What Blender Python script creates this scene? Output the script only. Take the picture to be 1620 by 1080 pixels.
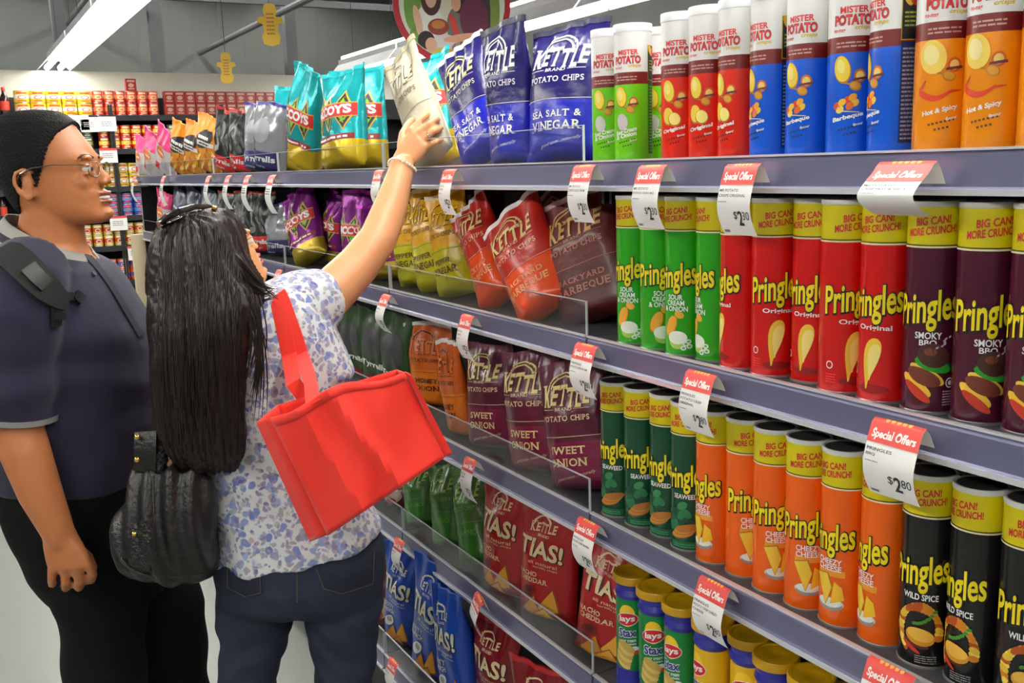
import bpy, bmesh, math, random
import numpy as np
from mathutils import Vector, Matrix

for o in list(bpy.data.objects):
    bpy.data.objects.remove(o, do_unlink=True)
SC = bpy.context.scene
COL = SC.collection

# ------------------------------------------------------------------ camera
HC = 1.60                                   # camera height above the floor
PX0, PY0 = 810.0, 540.0
_v1 = np.array([-93.0 - PX0, 289.0 - PY0])  # vanishing point of the aisle
_vv = np.array([270.0, 8460.0])             # vanishing point of the verticals
FPX = math.sqrt(-float(_v1 @ _vv))
_Y = np.array([_v1[0], _v1[1], FPX]); _Y /= np.linalg.norm(_Y)
_D = np.array([_vv[0], _vv[1], FPX]); _D /= np.linalg.norm(_D)
_Z = -_D
_X = np.cross(_Y, _Z)
MW = np.stack([_X, _Y, _Z])                 # rows: world axes seen in image axes
cam_d = bpy.data.cameras.new('camera')
cam = bpy.data.objects.new('camera', cam_d)
COL.objects.link(cam)
_r, _d, _f = MW[:, 0], MW[:, 1], MW[:, 2]
cam.matrix_world = Matrix(((_r[0], -_d[0], -_f[0], 0), (_r[1], -_d[1], -_f[1], 0),
                           (_r[2], -_d[2], -_f[2], HC), (0, 0, 0, 1)))
cam_d.sensor_width = 36.0
cam_d.lens = FPX / 1620.0 * 36.0
cam_d.clip_start = 0.02
SC.camera = cam

# ------------------------------------------------------------------ world and exposure
world = bpy.data.worlds.new('store_air')
SC.world = world
world.use_nodes = True
world.node_tree.nodes['Background'].inputs[0].default_value = (0.93, 0.97, 1.0, 1)
world.node_tree.nodes['Background'].inputs[1].default_value = 0.2
SC.view_settings.view_transform = 'Standard'
SC.view_settings.look = 'None'
SC.view_settings.gamma = 1.0
SC.view_settings.use_curve_mapping = False
SC.view_settings.exposure = 0.0
LAMP = 34.0                                  # radiance of the fluorescent tubes

# ------------------------------------------------------------------ pixel helpers
def ray(x, y):
    return MW @ np.array([x - PX0, y - PY0, FPX])
def project(p):
    c = MW.T @ (np.asarray(p, float) - np.array([0, 0, HC]))
    return PX0 + FPX * c[0] / c[2], PY0 + FPX * c[1] / c[2]
def on_x(x, y, X):
    r = ray(x, y); return r * X / r[0] + np.array([0, 0, HC])
def on_y(x, y, Y):
    r = ray(x, y); return r * Y / r[1] + np.array([0, 0, HC])
def on_z(x, y, z):
    r = ray(x, y); return r * (z - HC) / r[2] + np.array([0, 0, HC])
_az = math.atan2(_f[0], _f[1])
FW = np.array([math.sin(_az), math.cos(_az), 0.0])     # level direction the camera faces
RT = np.array([math.cos(_az), -math.sin(_az), 0.0])    # level direction to its right
UP = np.array([0.0, 0.0, 1.0])
def pf(x, y, fd):
    r = ray(x, y); return r * fd / float(r @ FW) + np.array([0, 0, HC])

# ------------------------------------------------------------------ materials
def lin(c):
    return tuple((v / 12.92 if v <= 0.04045 else ((v + 0.055) / 1.055) ** 2.4) for v in [q / 255.0 for q in c])
MATS = {}
def mat(name, rgb, rough=0.5, metal=0.0, bump=0.0, bscale=60.0, var=0.0, vscale=12.0, emit=0.0, sss=0.0, coat=0.0, sheen=0.0, spec=0.5):
    if name in MATS: return MATS[name]
    m = bpy.data.materials.new(name); m.use_nodes = True
    nt = m.node_tree; b = nt.nodes['Principled BSDF']
    c = lin(rgb)
    b.inputs['Base Color'].default_value = (*c, 1)
    b.inputs['Roughness'].default_value = rough
    b.inputs['Metallic'].default_value = metal
    b.inputs['Specular IOR Level'].default_value = spec
    if coat: b.inputs['Coat Weight'].default_value = coat; b.inputs['Coat Roughness'].default_value = 0.15
    if sheen: b.inputs['Sheen Weight'].default_value = sheen
    if sss:
        b.inputs['Subsurface Weight'].default_value = sss
        b.inputs['Subsurface Radius'].default_value = (0.012, 0.005, 0.003)
    if emit:
        b.inputs['Emission Color'].default_value = (*c, 1); b.inputs['Emission Strength'].default_value = emit
    tc = None
    if bump or var:
        tc = nt.nodes.new('ShaderNodeTexCoord')
    if var:
        n = nt.nodes.new('ShaderNodeTexNoise'); n.inputs['Scale'].default_value = vscale; n.inputs['Detail'].default_value = 4
        nt.links.new(tc.outputs['Object'], n.inputs['Vector'])
        mx = nt.nodes.new('ShaderNodeMix'); mx.data_type = 'RGBA'
        mx.inputs[6].default_value = (*[v * (1 - var) for v in c], 1)
        mx.inputs[7].default_value = (*[min(1, v * (1 + var)) for v in c], 1)
        nt.links.new(n.outputs['Fac'], mx.inputs[0]); nt.links.new(mx.outputs[2], b.inputs['Base Color'])
    if bump:
        n = nt.nodes.new('ShaderNodeTexNoise'); n.inputs['Scale'].default_value = bscale; n.inputs['Detail'].default_value = 3
        nt.links.new(tc.outputs['Object'], n.inputs['Vector'])
        bp = nt.nodes.new('ShaderNodeBump'); bp.inputs['Strength'].default_value = bump; bp.inputs['Distance'].default_value = 0.01
        nt.links.new(n.outputs['Fac'], bp.inputs['Height']); nt.links.new(bp.outputs['Normal'], b.inputs['Normal'])
    MATS[name] = m
    return m
def ink(rgb, rough=0.45):
    return mat('ink_%02x%02x%02x' % tuple(int(v) for v in rgb), rgb, rough)
def acrylic():
    if 'acrylic' in MATS: return MATS['acrylic']
    m = bpy.data.materials.new('acrylic'); m.use_nodes = True; nt = m.node_tree
    for n in list(nt.nodes): nt.nodes.remove(n)
    out = nt.nodes.new('ShaderNodeOutputMaterial'); mx = nt.nodes.new('ShaderNodeMixShader')
    tr = nt.nodes.new('ShaderNodeBsdfTransparent'); gl = nt.nodes.new('ShaderNodeBsdfGlossy'); mx.inputs[0].default_value = 0.07
    tr.inputs[0].default_value = (0.95, 0.965, 0.965, 1); gl.inputs['Roughness'].default_value = 0.12
    nt.links.new(tr.outputs[0], mx.inputs[1]); nt.links.new(gl.outputs[0], mx.inputs[2])
    nt.links.new(mx.outputs[0], out.inputs[0]); MATS['acrylic'] = m
    return m

# ------------------------------------------------------------------ object helpers
def tag(o, label, cat, group=None):
    o['label'] = label; o['category'] = cat
    if group: o['group'] = group
    return o
def structure(o):
    o['kind'] = 'structure'; return o
def link_mesh(name, me, parent=None, mats=None):
    if mats:
        for m in mats: me.materials.append(m)
    o = bpy.data.objects.new(name, me); COL.objects.link(o)
    if parent is not None: o.parent = parent
    return o
def empty(name, loc=(0, 0, 0), rz=0.0):
    o = bpy.data.objects.new(name, None); COL.objects.link(o)
    o.empty_display_size = 0.02
    o.location = Vector(loc); o.rotation_euler = (0, 0, rz)
    return o
class MB:
    """collects simple shapes and links them as one mesh"""
    def __init__(self): self.v = []; self.f = []; self.m = []; self.mats = []
    def mi(self, m):
        if m not in self.mats: self.mats.append(m)
        return self.mats.index(m)
    def add(self, vs, fs, m):
        k = len(self.v); i = self.mi(m)
        self.v += [tuple(float(c) for c in p) for p in vs]
        for f in fs: self.f.append(tuple(k + q for q in f)); self.m.append(i)
    def box(self, x0, x1, y0, y1, z0, z1, m):
        vs = [(x, y, z) for x in (x0, x1) for y in (y0, y1) for z in (z0, z1)]
        self.add(vs, [(0, 1, 3, 2), (4, 6, 7, 5), (0, 4, 5, 1), (2, 3, 7, 6), (0, 2, 6, 4), (1, 5, 7, 3)], m)
    def lathe(self, prof, m, n=32, c=(0, 0, 0), cap0=True, cap1=True, mats=None):
        """prof: list of (r, z); mats: one material for each step"""
        vs = []
        for r, z in prof:
            for k in range(n):
                a = 2 * math.pi * k / n
                vs.append((c[0] + r * math.cos(a), c[1] + r * math.sin(a), c[2] + z))
        base = len(self.v); self.v += vs
        for i in range(len(prof) - 1):
            mm = self.mi(mats[i] if mats else m)
            for k in range(n):
                k2 = (k + 1) % n
                self.f.append((base + i * n + k, base + i * n + k2, base + (i + 1) * n + k2, base + (i + 1) * n + k)); self.m.append(mm)
        if cap0: self.f.append(tuple(base + k for k in reversed(range(n)))); self.m.append(self.mi(mats[0] if mats else m))
        if cap1: self.f.append(tuple(base + (len(prof) - 1) * n + k for k in range(n))); self.m.append(self.mi(mats[-1] if mats else m))
    def tube(self, pts, rad, m, n=8, closed=False):
        pts = [np.asarray(p, float) for p in pts]; N = len(pts)
        rads = rad if hasattr(rad, '__len__') else [rad] * N
        vs = []; prev = None
        for i, p in enumerate(pts):
            t = (pts[(i + 1) % N] - pts[i - 1]) if closed else (pts[min(i + 1, N - 1)] - pts[max(i - 1, 0)])
            t = t / (np.linalg.norm(t) + 1e-9)
            if prev is None:
                a = np.cross(t, UP if abs(t[2]) < 0.9 else np.array([1.0, 0, 0]))
            else:
                a = prev - t * float(prev @ t)
            a = a / (np.linalg.norm(a) + 1e-9); prev = a
            b = np.cross(t, a)
            for k in range(n):
                th = 2 * math.pi * k / n
                vs.append(p + rads[i] * (math.cos(th) * a + math.sin(th) * b))
        fs = []
        for i in range(N if closed else N - 1):
            j = (i + 1) % N
            for k in range(n):
                k2 = (k + 1) % n
                fs.append((i * n + k, i * n + k2, j * n + k2, j * n + k))
        if not closed:
            fs.append(tuple(reversed(range(n)))); fs.append(tuple((N - 1) * n + k for k in range(n)))
        self.add(vs, fs, m)
    def loft(self, rings, m, cap=True):
        n = len(rings[0]); vs = [p for r in rings for p in r]; fs = []
        for i in range(len(rings) - 1):
            for k in range(n):
                k2 = (k + 1) % n
                fs.append((i * n + k, i * n + k2, (i + 1) * n + k2, (i + 1) * n + k))
        if cap:
            fs.append(tuple(reversed(range(n)))); fs.append(tuple((len(rings) - 1) * n + k for k in range(n)))
        self.add(vs, fs, m)
    def grid(self, P, m):
        """P: rows x cols array of points"""
        R_, C_ = len(P), len(P[0]); vs = [p for row in P for p in row]; fs = []
        for i in range(R_ - 1):
            for j in range(C_ - 1):
                fs.append((i * C_ + j, i * C_ + j + 1, (i + 1) * C_ + j + 1, (i + 1) * C_ + j))
        self.add(vs, fs, m)
    def mesh(self, name, smooth=False, angle=None):
        me = bpy.data.meshes.new(name); me.from_pydata(self.v, [], self.f); me.update()
        for m in self.mats: me.materials.append(m)
        me.polygons.foreach_set('material_index', self.m)
        if smooth: me.polygons.foreach_set('use_smooth', [True] * len(me.polygons))
        bm = bmesh.new(); bm.from_mesh(me); bmesh.ops.recalc_face_normals(bm, faces=bm.faces)
        if smooth and angle:
            for e in bm.edges:
                if len(e.link_faces) == 2 and e.calc_face_angle(0) > angle: e.smooth = False
        bm.to_mesh(me); bm.free()
        return me
    def build(self, name, parent=None, smooth=False, angle=0.7):
        return link_mesh(name, self.mesh(name, smooth, angle), parent)
def bevel_box(mb, x0, x1, y0, y1, z0, z1, m, r=0.004):
    """box with chamfered vertical and top edges"""
    def ring(z, i): return [(x0 + i, y0 + r, z), (x0 + r, y0 + i, z), (x1 - r, y0 + i, z), (x1 - i, y0 + r, z),
                            (x1 - i, y1 - r, z), (x1 - r, y1 - i, z), (x0 + r, y1 - i, z), (x0 + i, y1 - r, z)]
    mb.loft([ring(z0, r), ring(z0 + r, 0), ring(z1 - r, 0), ring(z1, r)], m)
def dup(root, loc=None, rz=None, label=None):
    r = root.copy(); COL.objects.link(r)
    if loc is not None: r.location = loc
    if rz is not None: r.rotation_euler = (0, 0, rz)
    if label: r['label'] = label
    for ch in root.children:
        c = ch.copy(); COL.objects.link(c); c.parent = r
        for g in ch.children:
            d = g.copy(); COL.objects.link(d); d.parent = c
    return r

# ------------------------------------------------------------------ print (flat lettering and pictures laid on a surface)
_tcache = {}
def glyphs(s, bold=0.0, shear=0.0):
    """triangulated outlines of a word, scaled to a unit box"""
    key = (s, bold, shear)
    if key in _tcache: return _tcache[key]
    cu = bpy.data.curves.new('word', 'FONT'); cu.body = s; cu.offset = bold; cu.shear = shear; cu.resolution_u = 3
    ob = bpy.data.objects.new('word', cu); me = bpy.data.meshes.new_from_object(ob)
    v = np.array([(p.co.x, p.co.y) for p in me.vertices]) if len(me.vertices) else np.zeros((0, 2))
    f = [tuple(p.vertices) for p in me.polygons]
    bpy.data.objects.remove(ob); bpy.data.curves.remove(cu); bpy.data.meshes.remove(me)
    if len(v):
        lo, hi = v.min(0), v.max(0); asp = (hi[0] - lo[0]) / max(hi[1] - lo[1], 1e-6)
        v = (v - lo) / np.maximum(hi - lo, 1e-6)
    else: asp = 1
    _tcache[key] = (v, f, asp)
    return _tcache[key]
FEET = {'A': (.06, .94), 'D': (.12,), 'E': (.12,), 'F': (.12,), 'H': (.1, .9), 'I': (.5,), 'K': (.1, .9), 'L': (.12,), 'M': (.08, .92), 'N': (.1,), 'P': (.12,), 'R': (.1, .92), 'T': (.5,), 'Y': (.5,), 'B': (.12,)}
TOPS = {'H': (.1, .9), 'I': (.5,), 'K': (.1, .85), 'L': (.12,), 'N': (.08, .92), 'U': (.1, .9), 'V': (.08, .92), 'W': (.05, .95), 'Y': (.08, .92), 'B': (.1,), 'D': (.1,), 'E': (.1,), 'P': (.1,), 'R': (.1,), 'M': (.08, .92)}
class Print:
    def __init__(self): self.layers = {}; self.mats = []
    def _bm(self, L):
        if L not in self.layers: self.layers[L] = bmesh.new()
        return self.layers[L]
    def _mi(self, m):
        if m not in self.mats: self.mats.append(m)
        return self.mats.index(m)
    def tris(self, pts, faces, m, L=1):
        bm = self._bm(L); i = self._mi(m); vs = [bm.verts.new((float(p[0]), float(p[1]), 0)) for p in pts]
        for f in faces:
            try:
                q = bm.faces.new([vs[k] for k in f]); q.material_index = i
            except ValueError: pass
    def poly(self, pts, m, L=1):
        bm = self._bm(L); vs = [bm.verts.new((float(p[0]), float(p[1]), 0)) for p in pts]
        q = bm.faces.new(vs); q.material_index = self._mi(m)
        bmesh.ops.triangulate(bm, faces=[q])
    def rect(self, x0, y0, x1, y1, m, L=1): self.poly([(x0, y0), (x1, y0), (x1, y1), (x0, y1)], m, L)
    def ell(self, cx, cy, rx, ry, m, L=1, rot=0.0, n=18, sx=1.0):
        ps = []
        for k in range(n):
            a = 2 * math.pi * k / n; x, y = rx * math.cos(a), ry * math.sin(a)
            ps.append((cx + (x * math.cos(rot) - y * math.sin(rot)) * sx, cy + x * math.sin(rot) + y * math.cos(rot)))
        self.poly(ps, m, L)
    def text(self, s, cx, cy, w, h, m, L=2, bold=0.0, shear=0.0, slope=0.0, grow=0.0):
        v, f, _ = glyphs(s, bold, shear)
        if not len(v): return
        w += grow; h += grow
        p = [(cx + (a - .5) * w, cy + (b - .5) * h + (a - .5) * w * slope) for a, b in v]
        self.tris(p, f, m, L)
    def serif(self, s, cx, cy, w, h, m, L=2, bold=0.01, slope=0.0, heights=None, drops=None):
        ws = []
        for ch in s:
            if ch == ' ': ws.append(0.4); continue
            ws.append(max(0.22, glyphs(ch, bold)[2]) if ch != 'I' else 0.3)
        gap = 0.13; tot = sum(ws) + gap * (len(s) - 1); k = w / tot; x = cx - w / 2
        for i, ch in enumerate(s):
            cw = ws[i] * k
            if ch != ' ':
                hh = h * (heights[i] if heights else 1); y0 = cy - h / 2 + (drops[i] * h if drops else 0) + (x - cx) * slope
                v, f, _ = glyphs(ch, bold)
                gw = cw if ch != 'I' else cw * 0.45; gx = x if ch != 'I' else x + cw * 0.27
                self.tris([(gx + a * gw, y0 + b * hh) for a, b in v], f, m, L)
                if ch.isupper():
                    sw, st = cw * 0.22 if ch != 'I' else cw * .5, hh * 0.07
                    for q in FEET.get(ch, ()): self.rect(gx + q * gw - sw, y0, gx + q * gw + sw, y0 + st, m, L)
                    for q in TOPS.get(ch, ()): self.rect(gx + q * gw - sw, y0 + hh - st, gx + q * gw + sw, y0 + hh, m, L)
                    if ch in 'TE':
                        for q in ((0.0, 1.0) if ch == 'T' else (0.97,)):
                            self.rect(gx + q * gw - sw * .3, y0 + hh * .76, gx + q * gw + sw * .3, y0 + hh, m, L)
            x += cw + gap * k
    def lines(self, x0, y0, x1, y1, n, m, L=2, seed=0, fill=0.45):
        rg = random.Random(seed); dy = (y1 - y0) / n
        for i in range(n):
            xa = x0; yy = y0 + i * dy
            while xa < x1 - (x1 - x0) * .05:
                xb = min(x1, xa + (x1 - x0) * rg.uniform(.12, .35))
                self.rect(xa, yy, xb, yy + dy * fill, m, L); xa = xb + (x1 - x0) * .035
            if rg.random() < .2: continue
    def cut(self, du, dv, umax, vmax):
        for bm in self.layers.values():
            k = -math.ceil(umax / du)
            us = [i * du for i in range(k, -k + 1)] if du else []
            vs = [i * dv for i in range(0, int(vmax / dv) + 1)] if dv else []
            xs = [v.co.x for v in bm.verts]; ys = [v.co.y for v in bm.verts]
            for u in us:
                if min(xs) < u < max(xs): bmesh.ops.bisect_plane(bm, geom=bm.verts[:] + bm.edges[:] + bm.faces[:], plane_co=(u, 0, 0), plane_no=(1, 0, 0), dist=1e-7)
            for v in vs:
                if min(ys) < v < max(ys): bmesh.ops.bisect_plane(bm, geom=bm.verts[:] + bm.edges[:] + bm.faces[:], plane_co=(0, v, 0), plane_no=(0, 1, 0), dist=1e-7)
        return self
    def data(self):
        V = []; F = []; MI = []
        for L, bm in sorted(self.layers.items()):
            bm.verts.index_update(); k = len(V)
            V += [(v.co.x, v.co.y, L) for v in bm.verts]
            for f in bm.faces: F.append(tuple(k + v.index for v in f.verts)); MI.append(f.material_index)
        return V, F, MI
    def mesh(self, name, fn):
        V, F, MI = self.data()
        me = bpy.data.meshes.new(name); me.from_pydata([fn(*p) for p in V], [], F); me.update()
        for m in self.mats: me.materials.append(m)
        me.polygons.foreach_set('material_index', MI); me.polygons.foreach_set('use_smooth', [True] * len(me.polygons))
        return me
    def free(self):
        for bm in self.layers.values(): bm.free()
# ================================================================== the setting
YW = 10.0                                    # far wall with its own shelves
M_floor = mat('polished_concrete', (134, 137, 131), 0.34, bump=0.03, bscale=30, var=0.06, vscale=3)
mb = MB(); mb.box(-7, 9, -4, 20, -0.1, 0.0, M_floor); structure(mb.build('floor'))
M_wall = mat('cream_wall', (196, 194, 180), 0.8, bump=0.02, var=0.03)
mb = MB(); mb.box(-7, 9, YW, YW + 0.12, 0, HC + 0.97, M_wall); structure(mb.build('wall_back'))
M_far = mat('grey_cladding', (122, 125, 122), 0.85, var=0.08, vscale=2)
mb = MB(); mb.box(-7, 9, 19.9, 20, 0, 5.2, M_far)
for k in range(32): mb.box(-7 + k * 0.5, -6.94 + k * 0.5, 19.893, 19.9, 0, 5.2, M_far)
structure(mb.build('wall_far'))
mb = MB(); mb.box(8.9, 9, -4, 20, 0, 5.2, M_far); structure(mb.build('wall_right'))
M_ceil = mat('grey_roof_lining', (150, 152, 150), 0.9, var=0.1, vscale=1.5)
mb = MB(); mb.box(-7, 9, -4, 20, 5.2, 5.3, M_ceil); structure(mb.build('ceiling'))
# roof trusses: chords, posts and diagonals, each a part of its truss
M_truss = mat('painted_steel', (104, 107, 110), 0.6)
for k, yt in enumerate((11.6, 15.2)):
    t = empty('roof_truss', (0, yt, 4.1))
    tag(t, ['grey steel roof truss just past the top of the cream wall', 'grey steel roof truss far back against the grey cladding'][k], 'truss', 'roof trusses')
    for z in (0.0, 0.95):
        m_ = MB(); m_.box(-7, 8.9, -0.05, 0.05, z, z + 0.1, M_truss); m_.build('chord', t)
    for i in range(11):
        x = -6.6 + i * 1.5
        m_ = MB(); m_.box(x - .035, x + .035, -.035, .035, 0.1, 0.95, M_truss); m_.build('post', t)
        m_ = MB(); m_.tube([(x, 0, .1), (x + 1.5, 0, .95)], .03, M_truss, 6); m_.build('diagonal_brace', t)
for k, (x, z) in enumerate(((0.3, 4.0), (2.3, 4.35), (4.6, 3.9))):
    m_ = MB(); m_.tube([(x, -3.9, z), (x, 19.8, z)], 0.05, M_truss, 10)
    for j in range(5): m_.box(x - .006, x + .006, 0.5 + j * 4.4, 0.512 + j * 4.4, z, 5.2, M_truss)
    structure(m_.build('trim_%d' % (k + 1)))
for k, x in enumerate((-1.2, 1.75, 3.1, 5.2, 7.4)):
    m_ = MB(); m_.box(x - .09, x + .09, 16.0, 16.18, 0, 5.2, M_truss); structure(m_.build('trim_%d' % (k + 4)))

# fluorescent luminaires in rows over the shelving
M_tube = mat('fluorescent_tube', (255, 252, 244), 0.4, emit=LAMP)
M_white_metal = mat('white_enamel', (214, 216, 220), 0.35)
M_rod = mat('steel_rod', (70, 72, 74), 0.4, 0.8)
ZL = HC + 0.97
def make_lamp():
    t = empty('strip_light', (0, 0, 0))
    m_ = MB()
    sec = [(-.05, .10), (-.14, .0), (-.135, -.002), (-.05, .085), (.05, .085), (.135, -.002), (.14, .0), (.05, .10)]
    m_.loft([[(x, y, z) for x, z in sec] for y in (-.75, .75)], M_white_metal); m_.build('reflector', t)
    m_ = MB(); m_.box(-.045, .045, -.74, .74, .085, .15, M_white_metal); m_.build('housing', t)
    for x in (-.055, .055):
        m_ = MB(); m_.tube([(x, -.73, .02), (x, .73, .02)], .024, M_tube, 10); m_.build('tube', t)
    m_ = MB(); m_.tube([(0, -.73, .172), (0, .73, .172)], .018, M_tube, 8); m_.build('added_uplight', t)  # upward tube added to brighten the ceiling
    for y in (-.5, .5):
        m_ = MB(); m_.tube([(.03, y, .15), (.03, y, 5.2 - ZL)], .003, M_rod, 5); m_.build('suspension_rod', t)
    return t
lamp0 = make_lamp(); first = True
for X, lab, n0, n1 in ((1.0, 'long fluorescent strip light over the front of the chip shelves', -2, 6),
                       (3.76, 'fluorescent strip light over the aisle behind the chip shelves', 0, 6),
                       (-1.76, 'fluorescent strip light over the aisle where the shoppers stand', -2, 6)):
    for k in range(n0, n1):
        y = 0.85 + k * 1.52 + 0.75
        o = lamp0 if first else dup(lamp0)
        first = False
        o.location = (X, y, ZL); tag(o, lab, 'light', 'strip lights at X row %d' % int(X + 3))
        o['group'] = {1.0: 'strip lights over the chip shelves', 3.76: 'strip lights over the next aisle', -1.76: 'strip lights over the shoppers'}[X]

for X in (-1.76, 1.0, 3.76, 6.5):  # unseen lamps added to light the roof and far wall
    for k in range(6):
        o = dup(lamp0); o.location = (X, 10.95 + k * 1.52, 5.2 - .195); tag(o, 'added unseen strip light on the roof of the hall beyond the cream wall', 'light', 'added strip lights beyond the wall')
        for ch in [c_ for c_ in o.children if c_.name.startswith(('suspension_rod', 'added_uplight'))]: bpy.data.objects.remove(ch)
# ================================================================== the chip gondola: five bays
M_shelf = mat('grey_shelf_enamel', (92, 93, 112), 0.38, 0.25, bump=0.02, bscale=90, var=0.08, vscale=20)
M_rail = mat('price_rail', (112, 112, 142), 0.33, 0.25, var=0.05, vscale=30)
M_lip = mat('aluminium_lip', (226, 226, 232), 0.3, 0.4)
M_dark = mat('dark_steel', (34, 34, 38), 0.5, 0.3)
M_tread = mat('ribbed_shelf_mat', (86, 84, 88), 0.6, bump=0.25, bscale=220)
XF, XB = 1.0, 1.46                            # shelf fronts and the back panel
SHELF_Z = [HC - 0.001, HC - 0.319, HC - 0.661, HC - 0.997]
BASE_Z = HC - 1.345
XBASE = 0.925
YJ = [-0.42, 0.53, 1.47, 2.40, 3.33, 4.26, 5.18, 6.10]
BAYN = ['bay of grey shelving nearest the aisle end, outside the view', 'bay of grey shelving holding the rows of stacked-chip cans', 'bay of grey shelving with navy, red and maroon chip bags',
        'bay of grey shelving with teal chip bags, behind the reaching woman', 'bay of grey shelving with silver, black and purple bags', 'bay of grey shelving with orange clear-window bags', 'end bay of grey shelving with pink snack bags, by the cross aisle']
for b in range(7):
    y0, y1 = YJ[b] + 0.002, YJ[b + 1] - 0.002
    t = empty('shelving_bay', (XF, (y0 + y1) / 2, 0)); hy = (y1 - y0) / 2
    tag(t, BAYN[b], 'shelving')
    m_ = MB(); m_.box(XB - XF, XB - XF + .02, -hy, hy, 0.0, HC + .03, M_dark); m_.build('back_panel', t)
    for s in (-1, 1):
        m_ = MB(); m_.box(XB - XF - .03, XB - XF - .001, s * (hy - .02) - .015, s * (hy - .02) + .015, 0.0, HC + .02, M_dark); m_.build('upright', t)
    m_ = MB(); m_.box(XBASE - XF + .03, XB - XF, -hy, hy, 0.0, BASE_Z - .055, M_dark); m_.build('kick_plinth', t)
    for i, z in enumerate(SHELF_Z + [BASE_Z]):
        xf = 0.0 if i < 4 else XBASE - XF
        m_ = MB(); m_.box(xf + .012, XB - XF - .002, -hy, hy, z - .03, z, M_tread)
        for s in (-1, 1): m_.box(xf + .05, XB - XF - .03, s * (hy - .01) - .004, s * (hy - .01) + .004, z - .075, z - .03, M_dark)
        sh = m_.build('shelf', t)
        m_ = MB()
        sec = [(.012, .0), (.004, .001), (.001, -.003), (.0, -.006), (-.001, -.040), (-.005, -.043), (-.006, -.047), (.004, -.048), (.012, -.044)]
        m_.loft([[(xf + x, y, z + q) for x, q in sec] for y in (-hy + .001, hy - .001)], M_rail); m_.build('price_rail', sh)
        m_ = MB(); m_.box(xf - .0075, xf - .0015, -hy + .001, hy - .001, z - .0495, z - .0425, M_lip); m_.box(xf - .002, xf + .006, -hy + .001, hy - .001, z + .0005, z + .0035, M_lip); m_.build('metal_edge', sh)
        if b >= 2:                            # the bag bays carry a clear acrylic fence
            m_ = MB(); m_.box(xf + .004, xf + .007, -hy + .004, hy - .004, z + .0036, z + .066, acrylic()); fo = m_.build('acrylic_fence', sh)
            m_ = MB(); mE = mat('polished_acrylic_edge', (205, 210, 214), 0.2)
            m_.box(xf + .0035, xf + .0075, -hy + .004, hy - .004, z + .0655, z + .067, mE)
            for s in (-1, 1): m_.box(xf + .0035, xf + .0075, s * (hy - .004) - .0012, s * (hy - .004) + .0012, z + .0036, z + .067, mE)
            m_.build('fence_edge', sh)
# end of the run: dark end panel with a cream post at its front edge
m_ = MB(); m_.box(1.012, XB + .02, YJ[-1] + .004, YJ[-1] + .024, 0, HC - .06, M_dark); ep = empty('end_panel', (1.0, YJ[-1], 0)); o = m_.build('dark_panel', ep); o.location = (-1.0, -YJ[-1], 0)
m_ = MB(); bevel_box(m_, .93, 1.01, YJ[-1] + .004, YJ[-1] + .035, 0, HC - .335, mat('cream_board', (206, 190, 156), 0.6)); o = m_.build('cream_post', ep); o.location = (-1.0, -YJ[-1], 0)
tag(ep, 'dark end panel with a narrow cream post closing the far end of the shelving', 'panel')
# ================================================================== stacked-chip cans
CREAM = (236, 226, 190); YEL = (226, 206, 12); RED = (226, 40, 26); BLACK = (20, 18, 18); WHITE = (244, 244, 240)
def solve_can(xl, yb, zb, r):
    """centre of a can from the pixel of its left outline and of its lowest front point"""
    c = on_z(xl, yb, zb)[:2] + np.array([0.03, 0.03])
    def fn(c):
        d = -c / np.linalg.norm(c); left = np.array([d[1], -d[0]])
        if left @ RT[:2] > 0: left = -left
        return np.array([project((*(c + left * r), zb))[0] - xl, project((*(c + d * r), zb))[1] - yb])
    if yb < 3:                                  # at eye level the shelf is seen edge on: its depth is given instead
        def gap(Y):
            c = np.array([yb, Y]); d = -c / np.linalg.norm(c); left = np.array([d[1], -d[0]])
            if left @ RT[:2] > 0: left = -left
            return project((*(c + left * r), zb))[0] - xl
        a, b = .1, 4.0
        for _ in range(50):
            m = (a + b) / 2
            if gap(m) > 0: a = m
            else: b = m
        return np.array([yb, a])
    for _ in range(12):
        e = fn(c); J = np.stack([(fn(c + np.array([1e-4, 0])) - e) / 1e-4, (fn(c + np.array([0, 1e-4])) - e) / 1e-4], 1)
        c = c - np.linalg.solve(J, e)
    return c
def can_map(r, ref=0.0365):
    def fn(u, v, L):
        q = r + 0.00022 + 0.00016 * L; a = u / ref
        return (q * math.cos(a), q * math.sin(a), v)
    return fn
M_tin = mat('bright_tin', (205, 205, 205), 0.3, 0.9)
M_lidw = mat('white_plastic_lid', (240, 241, 244), 0.35)
M_lidg = mat('clear_grey_lid_rim', (206, 206, 200), 0.3)
M_lidd = mat('smoky_lid_top', (58, 56, 55), 0.3)

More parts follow.
